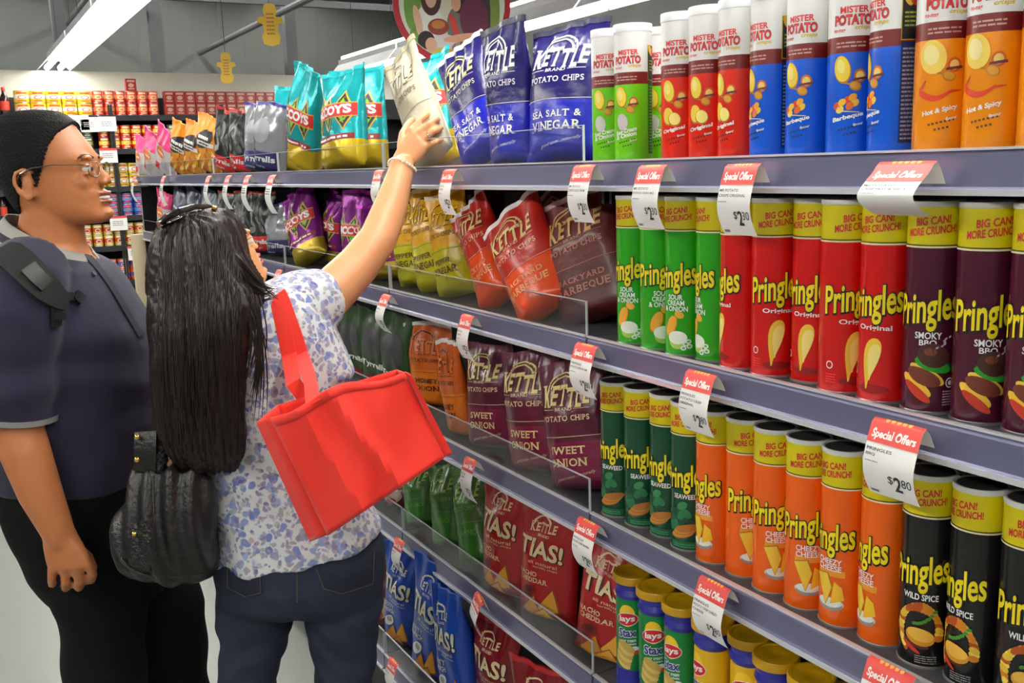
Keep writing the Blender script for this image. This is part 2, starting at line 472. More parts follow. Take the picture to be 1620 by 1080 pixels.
# ---- tall cans with a white top half
RW, HW = 0.0325, 0.228
def white_can(col, flavour, art):
    t = empty('crisp_can')
    paper = mat('can_paper_white', (246, 246, 244), 0.28, coat=0.12); fl = mat('can_paper_%02x%02x%02x' % col, col, 0.28, coat=0.12)
    br = mat('can_paper_brown', (128, 30, 26), 0.3, coat=0.12); side = mat('can_side_%02x%02x%02x' % col, tuple(int(v * .45) for v in col), .35)
    m_ = MB(); m_.lathe([(RW - .001, 0), (RW, .003), (RW, .128), (RW, .148), (RW, .216)], None, 44, mats=[fl, fl, br, paper]); m_.build('tube', t, True)
    m_ = MB(); m_.lathe([(RW - .002, -.0002), (RW + .0006, .0), (RW + .0008, .0028), (RW, .0032)], mat('can_bottom_ring', (232, 226, 226), .3), 44); m_.build('bottom_rim', t, True)
    m_ = MB(); m_.lathe([(RW, .214), (RW + .0007, .2145), (RW + .0008, .2265), (RW + .0002, HW), (RW - .003, HW), (RW - .004, HW - .003), (.004, HW - .003)], M_lidw, 44); m_.build('lid', t, True)
    p = Print(); red = ink((222, 44, 44)); yl = ink((222, 190, 40)); w = ink(WHITE); dk = ink((50, 40, 60))
    p.text('MISTER', .003, .1805, .040, .0085, red, 2, bold=.03)
    p.text('POTATO', .001, .168, .053, .0125, red, 2, bold=.03); p.text('POTATO', .001, .168, .053, .0125, ink((120, 20, 20)), 1, bold=.06, grow=.001)
    p.text('crisps', .016, .1575, .024, .006, yl, 2, bold=.03, shear=.2)
    p.text('no-msg', -.018, .1545, .018, .005, red, 2, bold=.02)
    p.lines(-.022, .1345, .02, .1435, 2, ink((214, 160, 150)), 2, 3)
    # printed picture: two chips, a stamp, a dip spoon and the flavour motif
    c1, c2, c3 = ink((246, 214, 60)), ink((252, 236, 130)), ink((196, 128, 20))
    p.ell(-.012, .107, .0125, .018, c3, 1, .25); p.ell(-.0125, .108, .0115, .0165, c1, 2, .25); p.ell(-.014, .111, .006, .009, c2, 3, .25)
    p.ell(.013, .0985, .0085, .0085, ink((214, 104, 24)), 2); p.ell(.013, .0985, .0058, .0058, ink((248, 214, 120)), 3); p.poly([(.002, .0925), (.024, .0945), (.0225, .0975), (.0035, .0955)], ink((110, 50, 60)), 4)
    p.ell(.007, .086, .0085, .006, c3, 1, -.3); p.ell(.007, .0865, .007, .0045, ink((222, 160, 40)), 2, -.3); p.poly([(-.013, .0925), (0, .0895), (.0, .0875), (-.013, .0905)], c3, 1)
    if art == 'chilli':
        ps = [(-.032 + .056 * k / 12, .0655 - .0075 * math.sin(math.pi * min(1, k / 9)) + .010 * max(0, k / 12 - .55) ** 1.2) for k in range(13)]
        up_ = [(x, y + .0095 * max(.04, 1 - k / 12.0) ** .7) for k, (x, y) in enumerate(ps)]
        p.tris(ps + up_, [(k, k + 1, 13 + k + 1, 13 + k) for k in range(12)], ink((226, 62, 16)), 2)
        p.ell(-.014, .1085, .017, .020, ink((250, 216, 90)), 5, .4); p.ell(-.016, .111, .010, .012, ink((255, 238, 160)), 6, .4)
        p.tris([(-.031, .073), (-.026, .073), (-.021, .082), (-.0225, .083)], [(0, 1, 2, 3)], ink((200, 70, 20)), 3)
    elif art == 'skewer':
        for k, (x, y, cc) in enumerate([(-.019, .062, (226, 80, 20)), (-.011, .066, (246, 190, 40)), (-.003, .069, (226, 60, 20)), (.004, .072, (244, 160, 30)), (-.014, .057, (250, 214, 80)), (0, .061, (230, 110, 30)), (.007, .065, (240, 200, 60))]):
            p.ell(x, y, .006, .0045, ink(cc), 2 + k % 2, .5)
        p.poly([(-.02, .055), (.014, .0525), (.014, .0535), (-.02, .0565)], ink((240, 220, 160)), 4)
    elif art == 'chips':
        p.ell(-.013, .068, .012, .0145, c3, 1, .2); p.ell(-.013, .069, .011, .013, c1, 2, .2); p.ell(0, .063, .0125, .011, c3, 3, -.4); p.ell(0, .064, .011, .0095, c2, 4, -.4)
    else:
        p.ell(-.01, .065, .013, .0155, ink((150, 150, 140)), 1, .3); p.ell(-.01, .066, .012, .014, ink((206, 206, 196)), 2, .3)
    lines = flavour.split('/')
    for k, s in enumerate(lines):
        p.text(s, -.003, .047 - .0075 * k + (.004 if len(lines) > 1 else 0), min(.044, .0062 * len(s)), .0075, w, 3, bold=.04, slope=.18)
    p.text('flavour', .012, .0385 - (.003 if len(lines) > 1 else 0), .014, .004, w, 3, bold=.02, slope=.18)
    for k in range(7): p.rect(-.017 + k * .005, .030 + .0009 * k, -.014 + k * .005, .0325 + .0009 * k, ink(tuple(int(v * .4) for v in col)), 2)
    for k in range(4): p.rect(-.009 + k * .005, .024 + .0009 * k, -.006 + k * .005, .0265 + .0009 * k, ink(tuple(int(v * .4) for v in col)), 2)
    p2 = Print()
    # facts panel round the side
    p2.rect(.045, .012, .073, .132, side, 1); p2.rect(.044, .134, .074, .192, ink((200, 170, 30)), 1); p2.rect(.0452, .1352, .0728, .1908, ink((34, 26, 22)), 2)
    p2.ell(.052, .183, .005, .010, ink((226, 180, 40)), 3, .5); p2.ell(.063, .181, .0075, .007, ink((200, 40, 30)), 3); p2.lines(.048, .150, .070, .170, 4, ink((150, 170, 60)), 3, 5)
    p2.lines(.047, .016, .071, .128, 22, ink((150, 150, 170) if col[2] > 150 else tuple(min(255, int(v * .75) + 30) for v in col)), 2, 7)
    p2.cut(.004, 0, .12, .2); link_mesh('facts_panel', p2.mesh('facts_panel', can_map(RW)), t); p2.free()
    p.cut(.004, 0, .12, .2); link_mesh('printed_label', p.mesh('printed_label', can_map(RW)), t); p.free()
    return t
# ---- big cans with a yellow band on top
RP, HP = 0.0322, 0.260
def band_can(col, flavour, art, lidtop=M_lidd):
    t = empty('chip_can')
    yb_ = mat('can_paper_yellow', (214, 200, 10), 0.3, coat=0.12); fl = mat('can_paper_%02x%02x%02x' % col, col, 0.26, coat=0.15)
    m_ = MB(); m_.lathe([(RP - .001, 0.001), (RP, .004), (RP, .2065), (RP, .2538)], None, 44, mats=[fl, fl, yb_]); m_.build('tube', t, True)
    m_ = MB(); m_.lathe([(RP - .002, -.0002), (RP + .0008, .0), (RP + .0011, .003), (RP, .004)], M_tin, 44); m_.build('bottom_rim', t, True)
    m_ = MB(); m_.lathe([(RP, .2530), (RP + .0009, .2533), (RP + .0011, .2582), (RP + .0004, HP), (RP - .0022, HP), (RP - .0035, HP - .0016), (.003, HP - .0016)], None, 44, mats=[M_lidg] * 5 + [lidtop]); m_.build('lid', t, True)
    p = Print(); yl = ink((246, 222, 20)); bk = ink(BLACK); rd = ink((206, 40, 46)); w = ink(WHITE)
    pt = Print()
    pt.text('BIG CAN!', .004, .2375, .045, .0098, rd, 2, bold=.03, slope=.10); pt.text('MORE CRUNCH!', .002, .2255, .066, .0098, rd, 2, bold=.03, slope=.10)
    pt.rect(-.116, .2072, .116, .2084, bk, 2) ; pt.rect(-.116, .2046, .116, .2066, ink(CREAM), 2)
    p.text('Pringles', 0, .1275, .088, .050, yl, 4, bold=.022, slope=.14); p.text('Pringles', .0006, .127, .088, .050, bk, 3, bold=.07, slope=.14, grow=.004)
    pt.cut(.004, 0, .12, .2); link_mesh('band_print', pt.mesh('band_print', can_map(RP)), t); pt.free()
    lines = flavour.split('/')
    for k, s in enumerate(lines): p.text(s, .004 if k == 0 else .004, .0985 - .0095 * k, min(.05, .0062 * len(s) + .004), .0085, w, 4, bold=.02)
    c1, c2, c3 = ink((240, 200, 60)), ink((250, 226, 130)), ink((190, 120, 20))
    if art == 'chip':
        ps = [(.018 * math.sin(a) * (.62 + .38 * math.cos(a)) + .006 * math.cos(a), .055 + .031 * math.cos(a) - (.006 if abs(a - math.pi) < .4 else 0)) for a in [2 * math.pi * k / 24 for k in range(24)]]
        p.poly(ps, c1, 2); p.poly([(.012 + (x - .012) * .7, .06 + (y - .06) * .7) for x, y in ps], c2, 3); p.ell(.004, .019, .024, .006, ink(tuple(int(v * .72) for v in col)), 1)
        p.ell(-.034, .040, .0055, .0055, w, 2); p.ell(-.034, .040, .004, .004, fl, 3); p.lines(-.04, .016, -.024, .030, 4, ink(tuple(min(255, v + 40) for v in col)), 2, 2)
    elif art == 'burger':
        for cx_, cy_, rx, ry, cc, rot in [(-.008, .028, .022, .006, (200, 60, 30), -.6), (-.01, .036, .024, .008, (244, 196, 60), -.55), (0, .047, .024, .010, (120, 56, 36), -.35), (.004, .050, .026, .0085, (246, 206, 80), -.45), (.012, .062, .025, .008, (40, 160, 40), -.25), (.013, .066, .024, .0085, (20, 84, 40), -.25), (.012, .074, .021, .015, (74, 40, 30), -.15), (.008, .079, .008, .005, (130, 70, 46), 0), (.02, .072, .006, .005, (140, 76, 50), .4), (.008, .070, .006, .004, (50, 26, 20), .3)]:
            p.ell(cx_, cy_, rx, ry, ink(cc), 2 + (int(cy_ * 1000) % 5), rot)
        for k in range(9): p.ell(.016 + .003 * k + .004 * math.sin(k), .084 + .0022 * k, .0022, .0013, ink((196, 180, 190)), 6, .5)
        p.ell(.036, .040, .0065, .0065, w, 3); p.ell(.036, .040, .005, .005, fl, 4); p.ell(.036, .040, .003, .003, w, 5); p.lines(.026, .012, .046, .032, 6, ink((190, 160, 176)), 3, 4)
    elif art == 'onion':
        p.ell(-.005, .05, .011, .02, c3, 1, -.5); p.ell(-.005, .051, .010, .018, ink((240, 170, 50)), 2, -.5); p.ell(.012, .070, .009, .006, ink((240, 176, 60)), 2, -.3)
        p.ell(.008, .032, .019, .011, ink((240, 246, 230)), 2); p.ell(.008, .026, .017, .013, ink((170, 206, 90)), 1)
        for dx, dy in ((.024, .022), (.031, .018), (.02, .015), (.029, .026)): p.ell(dx, dy, .0055, .0038, w, 3); p.ell(dx, dy, .003, .002, ink((90, 190, 60)), 4)
    elif art == 'seaweed':
        rg = random.Random(4)
        for k in range(16): p.ell(rg.uniform(-.03, .03), .062 + rg.uniform(-.02, .02), .011, .007, ink(rg.choice([(30, 92, 60), (40, 120, 74), (24, 70, 46), (60, 136, 84)])), 1 + k % 4, rg.uniform(-1, 1))
        for k in range(5): p.ell(-.004 + .003 * k, .031 + .003 * k, .024, .007, ink([(176, 112, 40), (200, 140, 60)][k % 2]), 5 + k, .18)
        p.rect(-.03, .006, .03, .018, ink((24, 96, 56)), 2); p.lines(-.022, .008, .022, .016, 2, ink((80, 160, 110)), 3, 2)
    elif art == 'cheese':
        p.ell(.006, .036, .024, .009, ink((214, 214, 206)), 1); p.ell(.006, .033, .022, .0075, ink((150, 150, 146)), 2); p.ell(.006, .0375, .021, .007, ink((236, 236, 226)), 3)
        p.poly([(.0, .032), (-.02, .078), (.004, .082), (.012, .06)], c3, 4); p.poly([(.0, .034), (-.019, .076), (.002, .080), (.010, .06)], c1, 5); p.poly([(.008, .036), (.014, .07), (.026, .062), (.03, .044)], ink((244, 190, 40)), 4)
        for k in range(6): p.rect(-.018, .083 + .0016 * k - .006, .03, .0838 + .0016 * k - .006, ink((250, 200, 70)), 3)
    elif art == 'spice':
        rg = random.Random(9)
        for k in range(26):
            a = -2.4 + k * .17; rr = .029
            p.ell(.004 + rr * math.sin(a), .052 + .033 * math.cos(a), .0075, .0045, ink(rg.choice([(226, 190, 60), (214, 130, 30), (244, 216, 90), (180, 80, 24)])), 2 + k % 3, a + 1.2)
        p.ell(.006, .044, .021, .012, ink((214, 150, 40)), 5, -.15); p.ell(.006, .047, .019, .009, ink((236, 184, 70)), 6, -.15); p.ell(.0, .034, .019, .005, ink((90, 40, 26)), 4, -.2); p.ell(-.006, .028, .015, .003, ink((200, 50, 30)), 5, -.5)
        for k in range(7): p.ell(-.002 + .0045 * k, .062 + .0005 * k * k, .0038, .0024, ink((70, 140, 40)), 7, .3)
        p.lines(.0, .008, .03, .020, 4, ink((140, 140, 140)), 2, 6)
    p2 = Print()
    bar = ink((30, 30, 30))
    p2.rect(.078, .02, .094, .052, w, 2)
    for k in range(9): p2.rect(.0795, .0215 + k * .0033, .0925, .0215 + k * .0033 + (.0012 if k % 3 else .002), bar, 3)
    p2.rect(.070, .0535, .094, .0615, w, 2); p2.lines(.071, .0545, .093, .0605, 2, ink((110, 110, 110)), 3, 3)
    p2.cut(.004, 0, .12, .2); link_mesh('barcode_panel', p2.mesh('barcode_panel', can_map(RP)), t); p2.free()
    p.cut(.004, 0, .12, .2); link_mesh('printed_label', p.mesh('printed_label', can_map(RP)), t); p.free()
    return t
# ---- waisted cans with gold lids
RL, HL = 0.0330, 0.232
def waist_can(col, flavour):
    t = empty('chip_canister')
    bl = mat('blue_plastic', (44, 44, 150), 0.3, coat=0.12); fl = mat('can_paper_%02x%02x%02x' % col, col, 0.28, coat=0.12)
    m_ = MB(); m_.lathe([(RL - .004, 0), (RL, .004), (RL + .0008, .020), (RL - .0005, .036), (RL - .003, .044)], bl, 40); m_.build('base_cup', t, True)
    m_ = MB(); m_.lathe([(RL - .003, .043), (RL - .0015, .05), (RL - .0015, .18), (RL - .003, .186)], fl, 40); m_.build('tube', t, True)
    m_ = MB(); m_.lathe([(RL - .003, .185), (RL + .0005, .194), (RL - .0035, .204), (RL - .0005, .213), (RL - .002, .219)], bl, 40); m_.build('collar', t, True)
    gold = mat('gold_plastic_lid', (196, 150, 12), 0.35, coat=0.2)
    m_ = MB(); m_.lathe([(RL + .001, .2165), (RL + .0035, .2172), (RL + .0038, .228), (RL + .0018, HL), (RL - .003, HL), (RL - .0042, HL - .0012), (.013, HL - .0012), (.011, HL - .002), (.002, HL - .002)], gold, 40); m_.build('lid', t, True)
    p = Print(); rd = ink((214, 30, 40)); yl = ink((250, 206, 40)); w = ink(WHITE); bu = ink((40, 40, 140))
    p.ell(0, .155, .019, .022, yl, 1); p.ell(.0, .148, .026, .0135, w, 2, .12); p.ell(.0, .148, .0245, .0122, rd, 3, .12); p.text('lays', 0, .1478, .036, .0155, w, 4, bold=.03, slope=.12)
    p.text('Stax', .0, .121, .040, .0175, w, 2, bold=.07, slope=.1, grow=.003); p.text('Stax', .0, .121, .040, .0175, bu, 3, bold=.03, slope=.1)
    for k, s in enumerate(flavour.split('/')): p.text(s, .002, .1045 - .006 * k, .036, .005, w, 3, bold=.02, slope=.12)
    for k in range(6): p.ell(-.012 + .002 * k, .058 + .007 * k, .021, .008, ink([(226, 196, 110), (206, 170, 84)][k % 2]), 2 + k, -.45)
    p.ell(.018, .09, .009, .005, w, 3); p.ell(.022, .083, .012, .004, ink((220, 70, 40)), 4)
    p.cut(.004, 0, .12, .2); link_mesh('printed_label', p.mesh('printed_label', can_map(RL - .0015)), t); p.free()
    return t
LGREEN = (116, 214, 14); LRED = (236, 40, 14); LBLUE = (16, 96, 224); LORAN = (250, 152, 8)
kinds = {
    'wg': (white_can(LGREEN, 'Sour Cream/& Onion', 'cream'), 'tall can, white above lime green, with white lid on the top shelf', 'lime green and white cans on the top shelf'),
    'wr': (white_can(LRED, 'Original', 'chips'), 'tall can, white above bright red, with white lid on the top shelf', 'red and white cans on the top shelf'),
    'wb': (white_can(LBLUE, 'Barbeque', 'skewer'), 'tall can, white above bright blue, with white lid on the top shelf', 'blue and white cans on the top shelf'),
    'wo': (white_can(LORAN, 'Hot & Spicy', 'chilli'), 'tall can, white above orange with a red chilli, on the top shelf', 'orange and white cans on the top shelf'),
    'pg': (band_can((44, 166, 22), 'SOUR/CREAM/& ONION', 'onion'), 'bright green chip can with yellow band on the second shelf', 'bright green banded cans'),
    'pr': (band_can((212, 20, 16), 'Original', 'chip'), 'red chip can with yellow band and one golden chip', 'red banded cans'),
    'pm': (band_can((78, 18, 42), 'SMOKY/BBQ', 'burger'), 'maroon chip can with yellow band and a burger picture', 'maroon banded cans'),
    'ps': (band_can((16, 74, 46), 'SEAWEED', 'seaweed'), 'dark green chip can with yellow band on the third shelf', 'dark green banded cans'),
    'po': (band_can((240, 100, 8), 'CHEEZY/CHEESE', 'cheese'), 'orange chip can with yellow band and cheese dip picture', 'orange banded cans'),
    'pk': (band_can((24, 22, 22), 'WILD SPICE', 'spice'), 'black chip can with yellow band and flaming bun picture', 'black banded cans'),
    'lg': (waist_can((16, 128, 58), 'sour cream/& onion'), 'green canister with blue collar and gold lid on a low shelf', 'green gold-lidded canisters'),
    'ly': (waist_can((232, 182, 20), ''), 'yellow canister with blue collar and gold lid on a low shelf', 'yellow gold-lidded canisters')}
KR = {'w': RW + .0010, 'p': RP + .0011, 'l': RL + .0022}
used = set(); CANS = []
ORD = ['first', 'second', 'third', 'fourth', 'fifth', 'sixth', 'seventh', 'eighth']
ANCHOR = {'wg': ('tall white-topped lime green can', 'the navy chip bags'), 'wr': ('tall white-topped red can', 'the lime green cans'), 'wb': ('tall white-topped blue can', 'the white-topped red cans'), 'wo': ('tall white-topped orange can with chilli picture', 'the white-topped blue cans'),
          'pg': ('bright green yellow-banded can', 'the shade-darkened red bag'), 'pr': ('red yellow-banded can', 'the bright green cans'), 'pm': ('maroon yellow-banded can', 'the red banded cans'), 'ps': ('dark green yellow-banded can', 'the maroon bags'), 'po': ('orange yellow-banded can', 'the dark green cans'),
          'pk': ('black yellow-banded can', 'the orange banded cans'), 'lg': ('green gold-lidded canister', 'the red tortilla bag'), 'ly': ('yellow gold-lidded canister', 'the green canisters')}
count = {}
def put_can(k, c, z, phi, behind=False):
    root, lab, grp = kinds[k]; key = (k, behind); n_ = count.get(key, 0); count[key] = n_ + 1
    lab = '%s, %s %sfrom %s' % (ANCHOR[k][0], ORD[n_], 'in the row behind ' if behind else '', ANCHOR[k][1])
    o = root if k not in used else dup(root)
    used.add(k); o.location = (c[0], c[1], z); o.rotation_euler = (0, 0, math.atan2(-c[1], -c[0]) + math.radians(phi))
    tag(o, lab, 'can', grp); CANS.append((k, float(c[0]), float(c[1]), z))
    return o
def row_of_cans(items, z):
    """items from far to near: (kind, left pixel, bottom pixel, turn of the label); neighbours are kept from touching"""
    pts = [(k, solve_can(xl, yb, z, KR[k[0]]), KR[k[0]], ph) for k, xl, yb, ph in items]
    for it in range(500):
        for i in range(len(pts)):
            for j in range(i + 1, min(i + 3, len(pts))):
                d = pts[j][1] - pts[i][1]; L = np.linalg.norm(d); need = pts[i][2] + pts[j][2] + .0006
                if L < need:
                    for q, s in ((i, -1), (j, 1)):
                        c = pts[q][1]; v = d / L * s * (need - L) * .5
                        c = c + v; c[0] = max(c[0], XF + .006 + pts[q][2]); pts[q] = (pts[q][0], c, *pts[q][2:])
    for k, c, r, ph in pts: put_can(k, c, z, ph)
    return pts
z1, z2, z3, z4 = [z + .0004 for z in SHELF_Z]
row_of_cans([('wg', 937, 1.05, -18), ('wg', 972, 1.05, -20), ('wr', 1047, 1.05, -20), ('wr', 1087, 1.05, -22), ('wr', 1137, 1.05, -45), ('wb', 1180, 1.05, -50), ('wb', 1240, 1.05, -30), ('wb', 1306, 1.05, -5), ('wb', 1366, 1.05, -62), ('wo', 1440, 1.05, 0), ('wo', 1520, 1.05, -16), ('wo', 1601, 1.05, -5)], z1)
put_can('wg', np.array([1.128, 1.412]), z1, -5, True)
row_of_cans([('pg', 975, 547, -35), ('pg', 1010, 556, 0), ('pg', 1052, 567, -35), ('pg', 1099, 575, -75), ('pr', 1138, 587, -75), ('pr', 1184, 598, 5), ('pr', 1243, 609, -25), ('pr', 1291, 625, 22), ('pr', 1346, 640, -30), ('pm', 1418, 655, -12), ('pm', 1497, 673, 6), ('pm', 1576, 692, -6)], z2)
row_of_cans([('ps', 956, 822, -30), ('ps', 992, 838, -8), ('ps', 1027, 854, -35), ('ps', 1062, 874, -20), ('po', 1101, 895, -55), ('po', 1145, 917, 12), ('po', 1190, 942, 4), ('po', 1239, 968, -2), ('po', 1290, 994, -42), ('po', 1351, 1024, -62), ('pk', 1413, 1056, -18), ('pk', 1488, 1092, -48), ('pk', 1559, 1128, 0)], z3)
# lids seen behind the front row
for x, y, k, z in ((1.165, 1.10, 'po', z3), (1.165, 1.02, 'po', z3), (1.165, .94, 'po', z3), (1.165, .86, 'po', z3), (1.165, .78, 'pk', z3), (1.165, .70, 'pk', z3), (1.165, 1.28, 'ps', z3), (1.165, 1.19, 'ps', z3)):
    put_can(k, np.array([x, y]), z, 0, True)
def lid_can(k, px, py, X, phi):
    p = on_z(px, py, z4 + HL); return put_can(k, p[:2], z4, phi)
LG = [('lg', 1000, 903, -20), ('lg', 1032, 928, -10), ('lg', 1078, 950, -40), ('ly', 1128, 990, -60), ('ly', 1180, 1003, -20), ('ly', 1228, 1032, 0), ('ly', 1273, 1066, 0), ('ly', 1330, 1096, 0)]
pts = [[k, on_z(px, py, z4 + HL)[:2], ph] for k, px, py, ph in LG]
for it in range(80):
    for i in range(len(pts)):
        for j in range(i + 1, len(pts)):
            d = pts[j][1] - pts[i][1]; L = np.linalg.norm(d); need = 2 * (RL + .0040)
            if L < need: pts[i][1] = pts[i][1] - d / L * (need - L) / 2; pts[j][1] = pts[j][1] + d / L * (need - L) / 2
    for q in pts: q[1][0] = max(q[1][0], XF + .01 + RL)
for k, c, ph in pts: put_can(k, c, z4, ph)
put_can('ly', np.array([1.15, .99]), z4, 0); put_can('ly', np.array([1.145, .90]), z4, 0); put_can('ly', np.array([1.15, .826]), z4, 0)
# ================================================================== bags of chips
def smooth01(x):
    x = min(1.0, max(0.0, x)); return x * x * (3 - 2 * x)
def bag_shape(w, h, T, seed, flop=0.0, crumple=1.0):
    rg = random.Random(seed); folds = []
    for k in range(int(9 * crumple) + 3):
        top = rg.random() < .6
        u0 = rg.uniform(-.8, .8); v0 = rg.uniform(.72, .98) if top else rg.uniform(.02, .5)
        a = rg.gauss(math.pi / 2, .5); folds.append((u0 * w / 2, v0 * h, math.cos(a), math.sin(a), rg.choice((-1, 1)) * rg.uniform(.0015, .0045) * crumple, rg.uniform(.008, .018), rg.uniform(.03, .09)))
    ph = rg.uniform(0, 6); skew = rg.uniform(-.12, .12); nf = rg.choice((3, 4, 5))
    def fn(u, v, side):
        pr = smooth01(v / .09) ** .7 * smooth01((1.0 - v) / .42) ** .85
        ed = max(0.0, 1 - abs(u) ** 2.6) ** .75
        t = T * pr * ed * (1 + .12 * math.sin(3.1 * u + ph + 4 * v)) + .0016
        x = u * w / 2 * (1 - .10 * pr); z = v * h * (1 - .015 * pr) + .006 * math.sin(u * 2.2 + ph) * smooth01((v - .7) / .3)
        wr = 0.0
        for (a, b, c, s, A, wd, ln) in folds:
            dx, dz = u * w / 2 - a, v * h - b
            al, ac = dx * c + dz * s, -dx * s + dz * c
            wr += A * math.exp(-(ac / wd) ** 2 - (al / ln) ** 2)
        g = .0035 * crumple * math.sin(nf * u * 3.0 + ph) * smooth01((v - .62) / .3)       # gathers under the top seal
        bend = flop * smooth01((v - .45) / .55) ** 1.5 * h + skew * .02 * math.sin(math.pi * v)
        return (x, side * t + (wr * side if side > 0 else wr * .5) * (ed * .8 + .2) + g + bend, z)
    return fn
NU, NV = 20, 30
def bag_mesh(fn, bands, name='pouch'):
    """bands: list of (top v, material)"""
    rings = []
    for j in range(NV + 1):
        v = j / NV
        us = [-1 + 2 * i / NU for i in range(NU + 1)]
        rings.append([fn(u, v, 1) for u in us] + [fn(u, v, -1) for u in reversed(us[1:-1])])
    mb = MB(); n = len(rings[0]); mb.v = [p for r in rings for p in r]
    for j in range(NV):
        v = (j + .5) / NV; m = next(mm for vv, mm in bands if v <= vv)
        mi = mb.mi(m)
        for k in range(n):
            k2 = (k + 1) % n; mb.f.append((j * n + k, j * n + k2, (j + 1) * n + k2, (j + 1) * n + k)); mb.m.append(mi)
    mb.f.append(tuple(reversed(range(n)))); mb.m.append(mb.mi(bands[0][1])); mb.f.append(tuple(NV * n + k for k in range(n))); mb.m.append(mb.mi(bands[-1][1]))
    return mb
def film(rgb, rough=0.3, metal=0.0):
    return mat('film_%02x%02x%02x_%d' % (*rgb, int(metal * 10)), rgb, rough, metal, bump=.22, bscale=38, coat=0.18 if metal < .3 else 0)

# ---- printed fronts (u from -1 to 1 across, v from 0 to 1 up)
def kettle_front(c_logo, c_out, c_txt, c_txt2, lines, tagline=True):
    p = Print(); lg = ink(c_logo); ot = ink(c_out); tx = ink(c_txt); t2 = ink(c_txt2)
    hs = [1.12, .95, 1.0, .92, 1.06, .9]; dr = [-.1, -.02, -.06, -.14, -.18, -.02]
    p.serif('KETTLE', 0, .765, 1.44, .15, ot, 1, bold=.075, heights=[q * 1.06 for q in hs], drops=[q - .03 for q in dr]); p.serif('KETTLE', 0, .765, 1.42, .15, lg, 2, bold=.03, heights=hs, drops=dr)
    for r0, r1, c, L in ((.30, .42, lg, 1), (.335, .385, ot, 2)) if c_logo != c_out else ((.3, .4, lg, 1),):
        ps = [(-.12 + r1 * math.cos(a) * 1.15, .80 + r1 * .28 * math.sin(a)) for a in [.12 + k * (math.pi - .2) / 12 for k in range(13)]]
        qs = [(-.12 + r0 * math.cos(a) * 1.15, .80 + r0 * .28 * math.sin(a)) for a in [.12 + k * (math.pi - .2) / 12 for k in range(13)]]
        p.poly(ps + qs[::-1], c, L)
    p.serif('BRAND', -.02, .655, .5, .024, tx, 2); p.rect(-.75, .654, -.32, .658, tx, 2); p.rect(.28, .654, .72, .658, tx, 2)
    p.serif('POTATO CHIPS', 0, .585, 1.42, .043, tx, 2, bold=.02)
    p.rect(-.98, .438, .98, .4425, tx, 2)
    y = .335
    for s, hh in lines: p.serif(s, 0, y, min(1.35, .2 * len(s) * hh / .06), hh, t2, 2, bold=.02); y -= hh + .035
    if tagline: p.text('good taste...naturally', .18, .13, 1.05, .03, t2, 2, shear=.3, slope=.06)
    return p.cut(2 / NU, 1 / NV, 1, 1)
def tias_front(c_txt, lines, dip):
    p = Print(); tx = ink(c_txt); ot = ink((40, 30, 20))
    p.serif('KETTLE', -.05, .815, .8, .07, tx, 2, bold=.03, heights=[1.1, .9, 1, .95, 1.05, .9])
    ps = [(-.12 + .3 * math.cos(a), .84 + .065 * math.sin(a)) for a in [.15 + k * (math.pi - .3) / 10 for k in range(11)]]
    p.poly(ps + [(-.12 + (x + .12) * .8, .84 + (y - .84) * .8) for x, y in ps[::-1]], tx, 1)
    p.serif('BRAND', 0, .755, .4, .02, tx, 2)
    p.text('TIAS!', -.02, .645, 1.45, .15, tx, 2, bold=.03, slope=-.03); p.text('TIAS!', .01, .641, 1.45, .15, ot, 1, bold=.05, slope=-.03, grow=.006)
    p.text('all natural', .1, .525, .9, .03, tx, 2, slope=-.02); p.text('tortilla chips', .2, .487, .75, .022, tx, 2, slope=-.02)
    y = .425
    if not lines: p.lines(-.6, .36, .3, .44, 2, tx, 2, 3)
    for s in lines: p.serif(s, -.4 if len(s) < 7 else -.2, y, .145 * len(s), .042, tx, 2, bold=.02); y -= .055
    a, b, c = ink((214, 140, 30)), ink((232, 166, 50)), ink((150, 84, 20))
    for pts, m, L in (([(-.1, .06), (.72, .12), (.5, .33)], c, 1), ([(-.06, .075), (.66, .13), (.48, .315)], b, 2), ([(-.7, .05), (.3, .03), (-.05, .25)], c, 3), ([(-.64, .06), (.25, .04), (-.06, .235)], a, 4), ([(-.4, .02), (.7, .03), (.3, .16)], c, 5), ([(-.34, .026), (.62, .036), (.3, .148)], b, 6)): p.poly(pts, m, L)
    p.ell(-.35, .26, .3, .055, ink(dip), 2, .1); p.ell(-.3, .275, .14, .028, ink(tuple(int(v * .7) for v in dip)), 3)
    return p.cut(2 / NU, 1 / NV, 1, 1)
def mccoy_front(c_word, base):
    p = Print(); w = ink(WHITE); rd = ink((206, 36, 34)); go = ink((206, 170, 60)); gr = ink((120, 190, 40)); bk = ink((50, 34, 40))
    for k, u in enumerate((-.62, .0, .62)):
        for q, c, L in ((1.0, go, 1), (.82, bk, 2), (.5, gr, 3)): p.poly([(u - .26 * q, .60), (u + .26 * q, .60), (u, .60 + .16 * q)], c, L); p.poly([(u - .26 * q, .50), (u + .26 * q, .50), (u, .50 - .15 * q)], c, L)
    p.rect(-.96, .49, .96, .635, go, 4); p.rect(-.96, .50, .96, .625, rd, 5); p.text('MCCOYS', 0, .5625, 1.7, .095, w, 6, bold=.05, slope=.01)
    p.rect(-.9, .27, .9, .325, ink((150, 30, 40)), 2); p.lines(-.75, .285, .75, .315, 1, w, 3, 2, fill=.7)
    return p.cut(2 / NU, 1 / NV, 1, 1)
